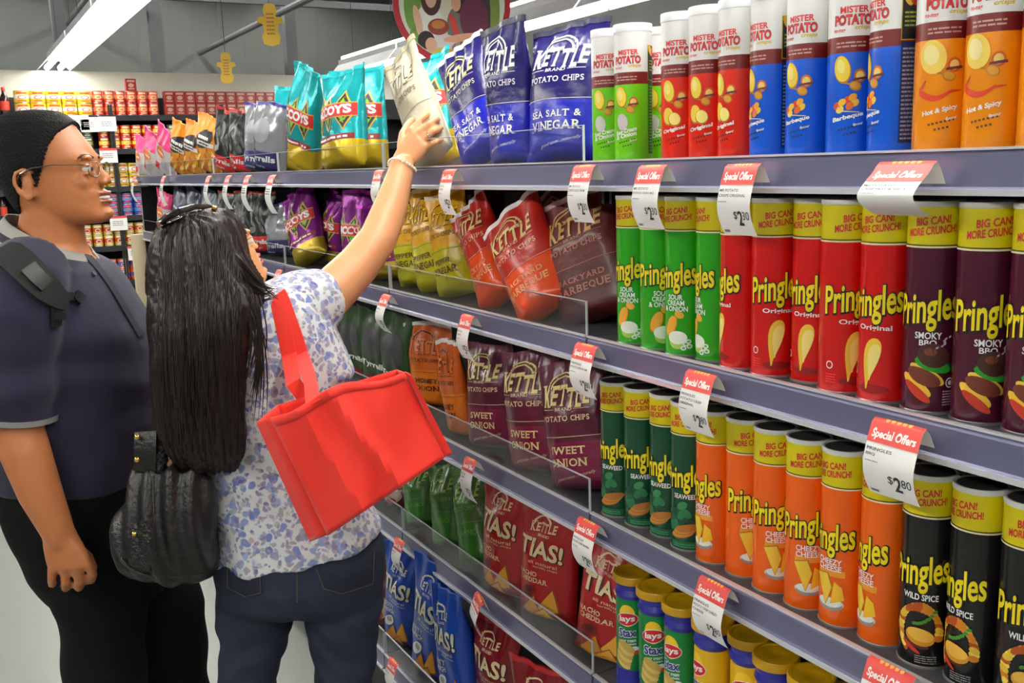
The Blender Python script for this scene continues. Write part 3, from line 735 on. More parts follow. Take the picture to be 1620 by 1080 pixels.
def small_front(kind):
    p = Print(); w = ink(WHITE)
    if kind == 'orange':
        rg = random.Random(3); p.ell(0, .62, .75, .16, ink((40, 34, 36)), 1, .1); p.rect(-.8, .50, .8, .58, ink((232, 226, 220)), 2); p.lines(-.5, .62, .5, .70, 1, w, 3, 4, fill=.7); p.lines(-.4, .525, .5, .56, 1, ink((60, 40, 30)), 3, 6, fill=.8)
        for k in range(34): p.ell(rg.uniform(-.75, .75), rg.uniform(.06, .44), .13, .045, ink(rg.choice([(214, 140, 40), (236, 176, 60), (180, 100, 30), (246, 206, 110), (226, 120, 20)])), 2 + k % 4, rg.uniform(-1, 1))
    elif kind == 'pink':
        p.ell(-.1, .5, .5, .12, ink((244, 130, 60)), 1); p.rect(-.55, .1, -.1, .24, ink((230, 40, 60)), 2); p.ell(.3, .3, .3, .15, ink((196, 190, 186)), 1); p.lines(-.4, .47, .3, .53, 1, w, 3, 3, fill=.8)
    elif kind == 'black':
        rg = random.Random(8)
        for k in range(14): p.ell(rg.uniform(-.6, .6), rg.uniform(.4, .75), .2, .05, ink(rg.choice([(96, 100, 96), (130, 134, 130), (70, 74, 72)])), 1 + k % 3, rg.uniform(-1, 1))
        p.rect(-.9, .06, .9, .3, ink((214, 30, 34)), 2); p.text('Tyrrells', 0, .2, 1.4, .1, w, 3, bold=.03); p.text('crisps', 0, .11, .7, .04, w, 3)
    elif kind == 'silver':
        p.rect(-.9, .05, .9, .32, ink((36, 36, 100)), 2); p.text('Tyrrells', 0, .2, 1.5, .12, w, 3, bold=.03); p.text('crisps', 0, .09, .7, .04, w, 3)
        p.ell(0, .62, .5, .18, ink((150, 150, 158)), 1)
    elif kind == 'green':
        p.ell(-.1, .6, .6, .2, ink((70, 70, 72)), 1); p.text('Tyrrells', 0, .32, 1.4, .1, w, 3, bold=.03); p.ell(.0, .12, .6, .07, ink((120, 26, 30)), 2)
    elif kind == 'brown':
        p.ell(0, .45, .6, .25, ink((210, 190, 170)), 1); p.ell(0, .3, .35, .1, ink((206, 40, 40)), 2); p.lines(-.45, .6, .45, .66, 1, w, 3, 5, fill=.8)
    elif kind == 'blue':
        p.ell(0, .5, .6, .25, ink((60, 90, 140)), 1); p.lines(-.45, .6, .45, .66, 1, w, 3, 7, fill=.8)
    return p.cut(2 / NU, 1 / NV, 1, 1)
def bagkind(bands, front, seal, T=.038, crumple=1.0): return dict(bands=bands, front=front, seal=seal, T=T, crumple=crumple)
GOLDL = (226, 208, 140)
BK = {
 'navy': bagkind([(.44, film((34, 40, 190), .26)), (1, film((34, 28, 104), .26))], kettle_front(WHITE, (30, 26, 90), (236, 232, 240), WHITE, [('SEA SALT &', .05), ('VINEGAR', .066)]), film((60, 58, 84), .4)),
 'navygold': bagkind([(.44, film((34, 40, 190), .26)), (1, film((34, 28, 104), .26))], kettle_front((206, 200, 140), (30, 26, 70), (206, 200, 180), WHITE, [('SEA SALT &', .05), ('VINEGAR', .066)]), film((236, 236, 240), .4)),
 'white': bagkind([(1, film((212, 204, 176), .4))], kettle_front((214, 206, 176), (60, 40, 44), (120, 110, 100), (120, 110, 100), [], False), film((196, 186, 150), .4), .034),
 'yellow': bagkind([(.46, film((206, 200, 16), .3)), (1, film((236, 176, 0), .3))], kettle_front((246, 190, 10), (60, 40, 20), (110, 70, 10), (90, 70, 10), [('PEPPER', .05), ('VINEGAR', .066)], False), film((240, 224, 170), .4)),
 'red': bagkind([(.44, film((236, 78, 14), .3)), (1, film((190, 36, 26), .3))], kettle_front(GOLDL, (150, 30, 24), (240, 190, 150), (240, 176, 120), [('BACKYARD', .045), ('BARBEQUE', .06)], False), film((238, 232, 232), .35), .042, 1.3),
 'red_shaded': bagkind([(.44, film((84, 14, 10), .5)), (1, film((98, 18, 16), .5))], kettle_front((200, 160, 90), (90, 20, 20), (190, 120, 100), (180, 110, 90), [('BACKYARD', .045), ('BARBEQUE', .06)], False), film((196, 150, 150), .4)),  # same bag as the red one, its shade put into darker colours
 'orange': bagkind([(.46, film((222, 118, 16), .3)), (1, film((206, 96, 20), .3))], kettle_front((216, 106, 20), (40, 24, 20), (90, 44, 20), (70, 34, 20), [('HONEY', .055), ('DIJON', .06)], False), film((238, 236, 230), .35), .026),
 'maroon': bagkind([(.40, film((126, 10, 60), .28)), (1, film((84, 12, 42), .28))], kettle_front(GOLDL, (84, 50, 20), (226, 204, 160), (232, 214, 150), [('SWEET', .06), ('ONION', .062)]), film((104, 24, 56), .35)),
 'green': bagkind([(.44, film((52, 128, 30), .3)), (1, film((62, 116, 40), .3))], kettle_front((156, 200, 70), (30, 70, 20), (120, 176, 70), (110, 170, 60), [('JALAPENO', .06)], False), film((90, 140, 60), .4)),
 'tblue': bagkind([(1, film((30, 76, 176), .28))], tias_front((226, 226, 196), ['ZESTY', 'RANCH'], (236, 236, 226)), film((40, 84, 180), .3)),
 'tred': bagkind([(.14, film((150, 20, 26), .3)), (1, film((172, 28, 30), .3))], tias_front((232, 206, 160), ['NACHO', 'CHEDDAR'], (120, 30, 30)), film((140, 24, 26), .3)),
 'tmaroon': bagkind([(1, film((128, 16, 24), .3))], tias_front((236, 216, 170), [], (160, 50, 40)), film((190, 40, 44), .3)),
 'teal': bagkind([(.26, film((214, 178, 24), .3, .3)), (1, film((30, 172, 178), .26, .35))], mccoy_front('CHEDDAR & ONION', (30, 172, 178)), film((40, 190, 196), .3, .4), .05, 1.8),
 'purple': bagkind([(.24, film((196, 168, 40), .3, .3)), (1, film((140, 40, 140), .26, .35))], mccoy_front('THAI SWEET CHICKEN', (140, 40, 140)), film((190, 60, 190), .3, .4), .045, 1.8),
 'silver': bagkind([(1, film((172, 172, 178), .25, .6))], small_front('silver'), film((60, 56, 140), .3), .045, 1.6),
 'black': bagkind([(1, film((52, 56, 54), .28, .4))], small_front('black'), film((200, 60, 60), .3), .042, 1.6),
 'nuts': bagkind([(.6, film((214, 150, 50), .3)), (1, film((240, 150, 40), .3))], small_front('orange'), film((244, 150, 50), .3), .035, 1.3),
 'pink': bagkind([(.62, film((214, 206, 204), .3)), (1, film((236, 70, 130), .3))], small_front('pink'), film((240, 80, 140), .3), .035, 1.3),
 'dgreen': bagkind([(1, film((44, 72, 30), .3))], small_front('green'), film((40, 60, 34), .3), .03),
 'brown': bagkind([(1, film((96, 40, 36), .35))], small_front('brown'), film((110, 40, 40), .3)),
 'dblue': bagkind([(1, film((30, 46, 76), .35))], small_front('blue'), film((40, 60, 90), .3)),
}
seedn = 0
def put_bag(kind, shelf, bx, X0, tx, ty, Xt, w, yaw, label, group=None, flop=0.0, T=None, seal=True, drop=.0):
    """bx: pixel column of the foot, on depth X0; (tx, ty): pixel of the middle of the top seal, on depth Xt"""
    global seedn
    seedn += 1; k = BK[kind]
    zs = (SHELF_Z + [BASE_Z])[shelf] + .001
    lo, hi = -200.0, 2000.0                     # pixel row where the shelf plane meets that column at depth X0
    r0 = on_x(bx, 300, X0)
    a, b = 200.0, 1500.0
    for _ in range(40):
        m = (a + b) / 2
        if on_x(bx, m, X0)[2] > zs: a = m
        else: b = m
    B = on_x(bx, a, X0); B[2] = zs
    T_ = on_x(tx, ty, Xt)
    U = T_ - B; h = float(np.linalg.norm(U)); U /= h
    ya = math.radians(yaw * .6 + 16)
    W = np.array([math.sin(ya), -math.cos(ya), 0.0]); W = W - U * float(W @ U); W /= np.linalg.norm(W)
    N = np.cross(W, U)
    fn = bag_shape(w, h, T or k['T'], seedn, flop, k['crumple'])
    t = empty('chip_bag')
    lift = abs(W[2]) * w * .12 + abs(N[2]) * .003
    B = B + np.array([0, 0, lift])
    t.matrix_basis = Matrix(((W[0], N[0], U[0], B[0]), (W[1], N[1], U[1], B[1]), (W[2], N[2], U[2], B[2]), (0, 0, 0, 1)))
    bag_mesh(fn, k['bands']).build('pouch', t, True, 2.0)
    m_ = MB(); zt = .962
    P = [[fn(-1 + 2 * i / NU, zt + (1.004 - zt) * j / 3, 1) for i in range(NU + 1)] for j in range(4)]
    Q = [[fn(-1 + 2 * i / NU, zt + (1.004 - zt) * j / 3, -1) for i in range(NU + 1)] for j in range(4)]
    m_.loft([[(p[0], p[1] + .0012, p[2]) for p in P[j]] + [(p[0], p[1] - .0012, p[2]) for p in reversed(Q[j])] for j in range(4)], k['seal']); m_.build('top_seal', t, True)
    if k['front']:
        link_mesh('printed_front', k['front'].mesh('printed_front', lambda u, v, L: (lambda q: (q[0], q[1] + .0011 + .00022 * L, q[2]))(fn(u, v, 1))), t)
    tag(t, label, 'bag', group)
    return t, h
# ---- top shelf
BH = []
def B_(*a, **k): BH.append((a[0], round(put_bag(*a, **k)[1], 3)))
B_('navy', 0, 892, 1.07, 898, 38, 1.10, .185, 12, 'navy and blue chip bag beside the lime green cans', flop=-.05)
B_('navy', 0, 812, 1.06, 803, 38, 1.06, .165, -18, 'navy and blue chip bag with plain dark seal between two other navy bags', flop=.05)
B_('navygold', 0, 772, 1.09, 726, 82, 1.10, .17, -8, 'navy chip bag with gold logo leaning sideways')
B_('teal', 0, 690, 1.20, 675, 96, 1.22, .2, 0, 'teal foil chip bag behind the cream-coloured bag')
BAGW = put_bag('white', 0, 692, 1.045, 630, 92, 1.03, .155, -10, 'cream-white chip bag that the woman is taking hold of')
B_('teal', 0, 575, 1.19, 565, 110, 1.20, .22, 25, 'teal foil bag showing its silver side next to the cream bag')
B_('teal', 0, 546, 1.06, 540, 112, 1.08, .22, -5, 'teal foil chip bag standing square to the aisle', flop=-.03)
B_('teal', 0, 484, 1.07, 487, 112, 1.06, .21, -25, 'teal foil chip bag with folded top beside the silver bags')
B_('teal', 0, 456, 1.14, 460, 142, 1.15, .19, 10, 'small teal foil bag half hidden by another teal bag')
B_('silver', 0, 430, 1.08, 428, 165, 1.08, .20, 0, 'silver bag with navy foot beside the teal bags', 'silver bags on the top shelf')
B_('silver', 0, 412, 1.08, 412, 168, 1.09, .19, 5, 'silver bag with navy foot between black and silver bags')
B_('black', 0, 387, 1.07, 384, 176, 1.07, .19, 0, 'black bag with red foot next to a silver bag')
B_('black', 0, 362, 1.08, 362, 180, 1.08, .19, 0, 'black bag with red foot next to an orange bag')
B_('nuts', 0, 334, 1.07, 332, 186, 1.07, .19, 0, 'orange snack bag next to a black bag on the top shelf')
B_('nuts', 0, 310, 1.07, 309, 197, 1.07, .19, -6, 'orange snack bag between two other orange bags')
B_('nuts', 0, 288, 1.07, 290, 200, 1.07, .19, 6, 'orange snack bag next to the pink bags')
B_('pink', 0, 263, 1.07, 265, 208, 1.07, .2, 0, 'pink-topped snack bag next to the orange bags')
B_('pink', 0, 243, 1.07, 244, 214, 1.07, .2, 0, 'pink-topped snack bag second from the open end of the shelf')
B_('pink', 0, 230, 1.07, 226, 218, 1.07, .17, 0, 'pink-topped snack bag at the open end of the shelf')
# ---- second shelf
B_('red_shaded', 1, 925, 1.20, 868, 312, 1.22, .19, 6, 'red chip bag coloured dark as shade, leaning far back behind another darkened red bag')
B_('red_shaded', 1, 950, 1.10, 908, 318, 1.11, .21, 2, 'red chip bag coloured dark as shade, beside the bright green cans')
B_('red', 1, 872, 1.055, 806, 345, 1.05, .185, -2, 'bright red and orange chip bag slumped against a shade-darkened red bag', flop=.02)
B_('red', 1, 796, 1.065, 742, 328, 1.07, .15, -14, 'bright red and orange chip bag beside the yellow bags', flop=.02)
B_('brown', 1, 775, 1.28, 762, 308, 1.28, .17, 0, 'dark brown bag in the shade behind the red bags')
B_('yellow', 1, 728, 1.07, 702, 305, 1.07, .15, 0, 'yellow chip bag next to the bright red bags', flop=-.02)
B_('yellow', 1, 695, 1.07, 674, 300, 1.08, .15, -6, 'yellow chip bag between two other yellow bags')
B_('yellow', 1, 662, 1.08, 645, 305, 1.08, .15, 0, 'yellow chip bag next to a purple foil bag')
B_('purple', 1, 612, 1.08, 600, 322, 1.08, .19, 4, 'purple foil bag next to the yellow bags behind the raised arm')
B_('purple', 1, 578, 1.08, 572, 303, 1.08, .19, 0, 'purple foil bag standing upright between purple bags')
B_('purple', 1, 530, 1.14, 533, 305, 1.15, .19, -35, 'purple foil bag turned to show its narrow side')
B_('purple', 1, 495, 1.06, 470, 308, 1.06, .20, -4, 'purple foil bag with shiny crinkled top beside black bags')
B_('silver', 1, 447, 1.10, 440, 322, 1.10, .18, 0, 'silver and navy bag on the second shelf by a purple bag')
B_('black', 1, 424, 1.08, 415, 304, 1.08, .20, 0, 'black bag with red foot under the price tags, by a silver bag')
B_('black', 1, 396, 1.08, 390, 304, 1.08, .20, 0, 'black bag with red foot on the second shelf between black bags')
B_('black', 1, 368, 1.08, 362, 304, 1.08, .20, 0, 'black bag with red foot on the second shelf by a dark blue bag')
B_('dblue', 1, 338, 1.10, 336, 304, 1.10, .20, 0, 'dark blue bag on the second shelf next to a black bag')
B_('dblue', 1, 314, 1.10, 312, 303, 1.10, .20, 0, 'dark blue bag on the second shelf between dark blue bags')
B_('dblue', 1, 290, 1.10, 289, 303, 1.10, .20, 0, 'dark blue bag on the second shelf next to a red bag')
B_('pink', 1, 264, 1.07, 261, 304, 1.07, .17, 0, 'small pink-topped bag on the second shelf')
B_('brown', 1, 240, 1.07, 236, 304, 1.07, .17, 0, 'reddish brown bag at the open end of the second shelf')
# ---- third shelf
B_('maroon', 2, 925, 1.06, 902, 577, 1.07, .18, 2, 'maroon chip bag beside the dark green cans')
B_('maroon', 2, 853, 1.05, 838, 556, 1.06, .18, -2, 'maroon chip bag between two other maroon bags')
B_('maroon', 2, 783, 1.06, 772, 545, 1.07, .17, -2, 'maroon chip bag next to the orange bags')
B_('orange', 2, 733, 1.05, 706, 540, 1.03, .12, -25, 'orange chip bag with a crushed open-looking top')
B_('orange', 2, 690, 1.13, 677, 512, 1.12, .19, 6, 'orange chip bag standing behind the crushed orange bag')
B_('dgreen', 2, 642, 1.10, 628, 498, 1.08, .19, 0, 'dark green bag next to an orange bag, above the red tote')
B_('dgreen', 2, 606, 1.10, 596, 492, 1.08, .19, 0, 'dark green bag under the raised arm')
B_('dgreen', 2, 572, 1.10, 560, 485, 1.08, .19, 0, 'dark green bag half hidden behind the floral sleeve')
# ---- fourth shelf
B_('tred', 3, 962, 1.06, 982, 862, 1.10, .19, 0, 'red tortilla chip bag beside the gold-lidded canisters')
B_('tred', 3, 868, 1.06, 872, 800, 1.08, .18, 0, 'red tortilla chip bag between two other red bags')
B_('tred', 3, 800, 1.05, 806, 762, 1.06, .17, -8, 'red tortilla chip bag next to the green bags')
B_('green', 3, 758, 1.06, 742, 742, 1.09, .14, -4, 'green chip bag next to a red tortilla bag')
B_('green', 3, 715, 1.06, 704, 735, 1.08, .15, -8, 'green chip bag between two other green bags')
B_('green', 3, 672, 1.06, 662, 735, 1.08, .15, 0, 'green chip bag under the corner of the red tote')
B_('brown', 3, 638, 1.08, 632, 755, 1.08, .17, 0, 'brown bag low down half hidden by the red tote')
# ---- bottom deck
B_('tmaroon', 4, 872, 1.04, 858, 1052, 1.02, .19, 8, 'dark red tortilla bag lying low with crumpled shiny top')
B_('tmaroon', 4, 790, 1.02, 785, 978, 1.02, .18, -6, 'dark red tortilla bag next to a blue bag on the bottom deck')
B_('tblue', 4, 735, .985, 708, 930, .97, .15, -14, 'blue tortilla bag next to a dark red bag on the bottom deck', flop=.03)
B_('tblue', 4, 685, .99, 690, 892, 1.0, .17, -4, 'blue tortilla bag between two other blue bags')
B_('tblue', 4, 640, 1.0, 641, 870, 1.01, .17, 0, 'blue tortilla bag next to a dark brown bag on the bottom deck')
B_('brown', 4, 612, 1.0, 614, 895, 1.0, .16, 0, 'dark brown bag on the bottom deck by the woman')
for k in BK.values():
    if k['front']: k['front'].free()
# ================================================================== special-offer price tags on the shelf rails
M_paper = mat('tag_paper', (240, 239, 236), 0.6)
M_tagred = mat('tag_red', (222, 74, 68), 0.5)
def price_tag(shelf, px, py, w, length, price, lines, label, bow=1.0, out=.026, twist=0.0):
    """px, py: pixel of the middle of the fold where the tag goes over its clip"""
    X0 = XF if shelf < 4 else XBASE
    zr = (SHELF_Z + [BASE_Z])[shelf]
    p0 = on_x(px, py, X0 - out * .7)
    t = empty('price_tag', (X0 - .004, p0[1], zr), twist)
    # section from the rail outward over the fold and down: (distance from rail, height)
    sec = [(.004, -.024), (.009, -.014), (.014, -.005), (out - .006, .002), (out, -.002), (out + .004 * bow, -.012)]
    n = 12
    zt = p0[2] - zr - .003
    sec = [(o, q + zt) for o, q in sec]
    L0 = sec[-1][1]
    for k in range(1, n + 1):
        s = k / n
        sec.append((out + .004 * bow + bow * (.012 * math.sin(math.pi * s * .8) - .030 * max(0, s - .45) ** 1.6), L0 - length * s))
    def at(u, i, off=0.0):
        i = max(0.0, min(len(sec) - 1.001, i)); k = int(i); q = i - k
        o = sec[k][0] * (1 - q) + sec[k + 1][0] * q; z = sec[k][1] * (1 - q) + sec[k + 1][1] * q
        dx, dz = sec[k + 1][0] - sec[k][0], sec[k + 1][1] - sec[k][1]; l = math.hypot(dx, dz) + 1e-9
        nx, nz = -dz / l, dx / l
        if nx < 0 and k > 3: nx, nz = -nx, -nz
        if k <= 3 and nz < 0: nx, nz = -nx, -nz
        return (-(o + nx * off), -u, z + nz * off)
    red_end = 5 + .5
    mb1 = MB(); P = [[at(u, i, s * .0003) for u in (-w / 2, w / 2)] for i in range(len(sec)) for s in (0,)]
    mb1.grid([[at(u, i) for u in (-w / 2, 0, w / 2)] for i in range(0, len(sec))], M_paper)
    mb1.build('paper_strip', t, True, 2.0)
    dk = ink((50, 50, 52))
    def lay(pr, name):
        for v in range(1, len(sec)):
            for bm in pr.layers.values():
                bmesh.ops.bisect_plane(bm, geom=bm.verts[:] + bm.edges[:] + bm.faces[:], plane_co=(0, -v, 0), plane_no=(0, 1, 0), dist=1e-7)
        link_mesh(name, pr.mesh(name, lambda u, v, L: at(u, -v, .0004 + .00012 * L)), t); pr.free()
    pr = Print(); pr.rect(-w / 2, -7.0, w / 2, -2.0, M_tagred, 1)
    pr.text('Special Offers', 0, -5.6, w * .86, 1.9, ink((255, 250, 244)), 3, bold=.03, shear=.15)
    for k in range(5): pr.ell(-w * .22 + k * w * .11, -3.2, w * .04, .5, ink((244, 170, 60)), 2)
    lay(pr, 'red_header')
    pr = Print(); y = -8.1
    if not lines: pr.lines(-w * .4, -10.2, w * .3, -7.8, 3, dk, 2, 2)
    for s in lines:
        pr.text(s, -w * .46 + min(w * .8, w * .062 * len(s)) / 2, y, min(w * .8, w * .062 * len(s)), .55, dk, 2, bold=.01); y -= 1.0
    pr.lines(-w * .46, y - .3, -w * .2, y + .1, 1, ink((150, 150, 150)), 2, 1)
    lay(pr, 'product_lines')
    if price:
        pr = Print(); d, c = price.split('.')
        pr.text('$', w * .05, -13.0, w * .10, 1.7, dk, 2); pr.text(d, w * .19, -13.5, w * .15, 2.9, dk, 2, bold=.02); pr.text(c, w * .36, -13.0, w * .19, 1.6, dk, 2)
        lay(pr, 'price_lettering')
        pr = Print()
        for k in range(8): pr.rect(-w * .42 + k * w * .02, -16.4, -w * .42 + k * w * .02 + w * .011, -15.9, dk, 2)
        lay(pr, 'barcode')
    m_ = MB(); m_.box(-.004, .003, -w * .3, w * .3, -.034 + zt, -.024 + zt, acrylic()); m_.build('clip', t)
    tag(t, label, 'price tag')
T1 = [(932, 260, .062, '2.30', ['MR POTATO', 'CRISPS SOUR CREAM'], 'offer tag reading 2.30 below the lime green cans'),
      (1040, 260, .066, '2.30', ['MR POTATO', 'POTATO CRISPS BBQ'], 'offer tag reading 2.30 for potato crisps bbq, below the red cans'),
      (1183, 258, .066, '2.30', ['MR POTATO', 'CRISPS ORIGINAL'], 'offer tag reading 2.30 for crisps original'),
      (718, 267, .058, '5.25', ['KETTLE', 'CHIPS'], 'narrow offer tag below the navy bags'),
      (606, 268, .055, '5.25', ['KETTLE'], 'offer tag half hidden by the raised wrist')]
for x, y, w, pr_, ln, lab in T1: price_tag(0, x, y, w, .085, pr_, ln, lab)
price_tag(0, 1442, 254, .078, .048, None, ['MR POTATO', 'CRISP HOT & SPICY'], 'offer tag for crisp hot and spicy, curled under and short', bow=2.2)
for x, lab in ((436, 'offer tag below the teal bag with the folded top'), (397, 'offer tag below the silver bags on the top shelf'), (366, 'offer tag below the black bags on the top shelf'), (335, 'offer tag below an orange bag on the top shelf'), (263, 'offer tag below the pink bags on the top shelf'), (216, 'offer tag at the open end of the top shelf')):
    price_tag(0, x, 280 - (x - 216) * .012 - 1, .07 if x > 300 else .08, .115 if x > 300 else .13, None, [], lab, bow=1.4)
price_tag(1, 935, 543, .066, .082, '2.80', ['PRINGLES', 'POTATO CRISP SR CRM'], 'offer tag reading 2.80 on the second shelf next to the maroon bags')
price_tag(1, 1117, 587, .066, .082, '2.80', ['PRINGLES', 'POTATO CRISP', 'ORIGINAL'], 'offer tag reading 2.80 for potato crisp original')
price_tag(1, 1430, 666, .074, .082, '2.80', ['PRINGLES', 'BBQ'], 'offer tag reading 2.80 for bbq, above the black cans')
price_tag(1, 746, 497, .055, .085, '5.25', ['KETTLE', 'CHIPS'], 'offer tag above the maroon bags under the red bags')
price_tag(1, 617, 465, .055, .085, '5.25', ['KETTLE'], 'offer tag above the dark green bags under the yellow bags', bow=1.5)
price_tag(1, 447, 426, .06, .085, None, [], 'offer tag on the second shelf beside the woman\'s hair', bow=1.5)
price_tag(2, 938, 822, .066, .082, '2.80', ['PRINGLES', 'POTATO CRISP SEAWEED'], 'offer tag reading 2.80 on the third shelf above the gold-lidded canisters')
price_tag(2, 1138, 918, .068, .082, '2.80', ['PRINGLES', 'POTATO CRISP CHEEZY', 'CHEESE'], 'offer tag reading 2.80 for cheezy cheese')
price_tag(2, 1418, 1050, .07, .082, '2.80', ['PRINGLES'], 'offer tag at the foot of the black cans, mostly below the view')
price_tag(2, 751, 724, .055, .085, '5.25', ['KETTLE', 'CHIPS'], 'offer tag above the green and red bags on the fourth shelf')
price_tag(3, 638, 852, .058, .08, '5.25', ['KETTLE'], 'offer tag above the blue tortilla bags, beside the jeans')
price_tag(3, 765, 945, .075, .07, '7.20', ['KETTLE TIAS'], 'twisted offer tag reading 7.20 above the blue bags', twist=-.3)
price_tag(4, 628, 1043, .055, .08, '5.25', ['KETTLE'], 'offer tag on the bottom deck at the woman\'s knee')
# ================================================================== wall shelving at the far end with its tins
M_ws = mat('black_wall_shelf', (40, 41, 43), 0.45, 0.2)
M_wback = mat('dark_wall_back', (30, 31, 33), 0.7)
YS = 9.62                                     # front of the wall shelves
ROWY = [182, 236, 297, 344, 392, 449, 520]    # pixel rows of the shelf boards
for b in range(7):
    x0, x1 = -2.6 + b * 1.0, -1.602 + b * 1.0
    t = empty('wall_shelving', ((x0 + x1) / 2, YS, 0)); hx = (x1 - x0) / 2
    tag(t, 'tall black wall shelving unit stocked with tins, standing side by side', 'shelving', 'wall shelving units')
    m_ = MB(); m_.box(-hx, hx, .34, .37, 0, on_y(130, 150, YS)[2], M_wback); m_.build('back_panel', t)
    for s in (-1, 1): m_ = MB(); m_.box(s * (hx - .01) - .009, s * (hx - .01) + .009, .02, .34, 0, on_y(130, 165, YS)[2], M_ws); m_.build('upright', t)
    for r in ROWY + [600, 690]:
        z = on_y(130, r, YS)[2]
        m_ = MB(); m_.box(-hx, hx, 0, .34, z - .05, z, M_ws); m_.build('shelf', t)
def tin(rgb, rgb2, rgb3, r=.045, h=.1, box=False):
    t = empty('tin'); a, b, c = ink(rgb, .3), ink(rgb2, .3), ink(rgb3, .3)
    m_ = MB()
    if box:
        bevel_box(m_, -r, r, -r * .8, r * .8, 0, h, a, .002); m_.build('carton', t)
    else:
        m_.lathe([(r - .001, .003), (r, .005), (r, h * .34), (r, h * .66), (r, h - .005), (r - .001, h - .003)], None, 16, mats=[a, a, b, a, a]); m_.build('wrapped_body', t, True)
        m_ = MB(); m_.lathe([(r - .003, 0), (r + .001, .001), (r, .004)], M_tin, 16); m_.build('bottom_rim', t, True)
        m_ = MB(); m_.lathe([(r, h - .004), (r + .001, h - .001), (r - .003, h), (r - .005, h - .002)], M_tin, 16); m_.build('lid', t, True)
    p = Print(); u = r * .72
    p.rect(-u, h * .72, u, h * .88, c, 1); p.ell(0, h * .45, u * .75, h * .17, c, 2); p.ell(0, h * .45, u * .55, h * .11, b if not box else c, 3); p.rect(-u * .8, h * .12, u * .8, h * .22, c, 1)
    p.cut(.008, 0, .2, .2)
    if box: link_mesh('printed_face', p.mesh('printed_face', lambda x, v, L: (x, -r * .8 - .0006 - .0003 * L, v)), t)
    else: link_mesh('printed_label', p.mesh('printed_label', lambda x, v, L: ((r + .0006 + .0003 * L) * math.sin(x / r), -(r + .0006 + .0003 * L) * math.cos(x / r), v)), t)
    p.free(); return t
TK = {'yellow': (tin((236, 200, 20), (240, 232, 220), (206, 70, 40), .062, .105), 'yellow tin with a red and white picture on the top wall shelf', 'yellow tins'),
      'red': (tin((206, 36, 24), (226, 120, 60), (240, 190, 150), .046, .108), 'red tin with pale picture on the top wall shelf', 'red tins on the top wall shelf'),
      'brown': (tin((150, 36, 34), (100, 60, 56), (190, 150, 130), .046, .108, True), 'brownish red carton on the top wall shelf', 'brown-red cartons'),
      'red2': (tin((214, 40, 20), (240, 196, 60), (240, 220, 170), .046, .105), 'red and yellow tin on the second wall shelf', 'red tins on the second wall shelf'),
      'olive': (tin((60, 84, 56), (150, 140, 60), (206, 206, 180), .046, .105), 'dark olive tin on the second wall shelf', 'olive tins'),
      'cream': (tin((214, 186, 40), (226, 222, 214), (170, 90, 60), .048, .105), 'yellow and white tin on the third wall shelf', 'yellow and white tins'),
      'blue': (tin((32, 66, 170), (60, 140, 190), (220, 90, 70), .056, .1), 'blue tin on the fourth wall shelf', 'blue tins'),
      'mixed': (tin((206, 170, 40), (200, 60, 40), (230, 226, 210), .044, .1), 'yellow and red tin on one of the lower wall shelves', 'yellow and red tins'),
      'oranget': (tin((226, 90, 30), (70, 110, 190), (236, 200, 170), .052, .1), 'orange and blue tin on the sixth wall shelf', 'orange and blue tins')}
tused = set()
def put_tin(k, x, z, y=YS + .075):
    root, lab, g = TK[k]; o = root if k not in tused else dup(root); tused.add(k)
    o.location = (x, y, z); tag(o, lab, 'tin' if k != 'brown' else 'carton', g); return o
def tin_run(k, row, px0, px1, pitch, h, layers=2):
    z = on_y(130, ROWY[row], YS)[2]
    xa, xb = on_y(px0, ROWY[row], YS + .03)[0], on_y(px1, ROWY[row], YS + .03)[0]
    n = max(1, int(round((xb - xa) / pitch)))
    for i in range(n):
        for l in range(layers): put_tin(k, xa + (i + .5) * pitch, z + .0005 + l * (h + .0006))
tin_run('yellow', 0, 25, 150, .1265, .105)
tin_run('red', 0, 149, 262, .0955, .108)
tin_run('brown', 0, 262, 452, .0955, .108)
put_tin('brown', on_y(208, 140, YS + .03)[0], on_y(130, 182, YS)[2] + .2175)
tin_run('olive', 1, 132, 158, .0955, .105); tin_run('red2', 1, 158, 268, .0955, .105)
tin_run('olive', 1, 268, 352, .0955, .105)
tin_run('red2', 1, 0, 30, .0955, .105)
tin_run('cream', 2, 152, 262, .0985, .105)
tin_run('blue', 3, 150, 230, .116, .1)
tin_run('mixed', 4, 132, 232, .092, .1)
tin_run('oranget', 5, 170, 236, .108, .1)
tin_run('mixed', 6, 200, 240, .092, .1)
for k, r_, a_, b_, pt_ in (('red2', 1, 32, 130, .0955), ('cream', 2, 30, 150, .0985), ('blue', 3, 42, 148, .116), ('mixed', 4, 50, 130, .092), ('oranget', 5, -20, 168, .108), ('mixed', 6, -20, 198, .092)):
    tin_run(k, r_, a_, b_, pt_, {'red2': .105, 'cream': .105}.get(k, .1))
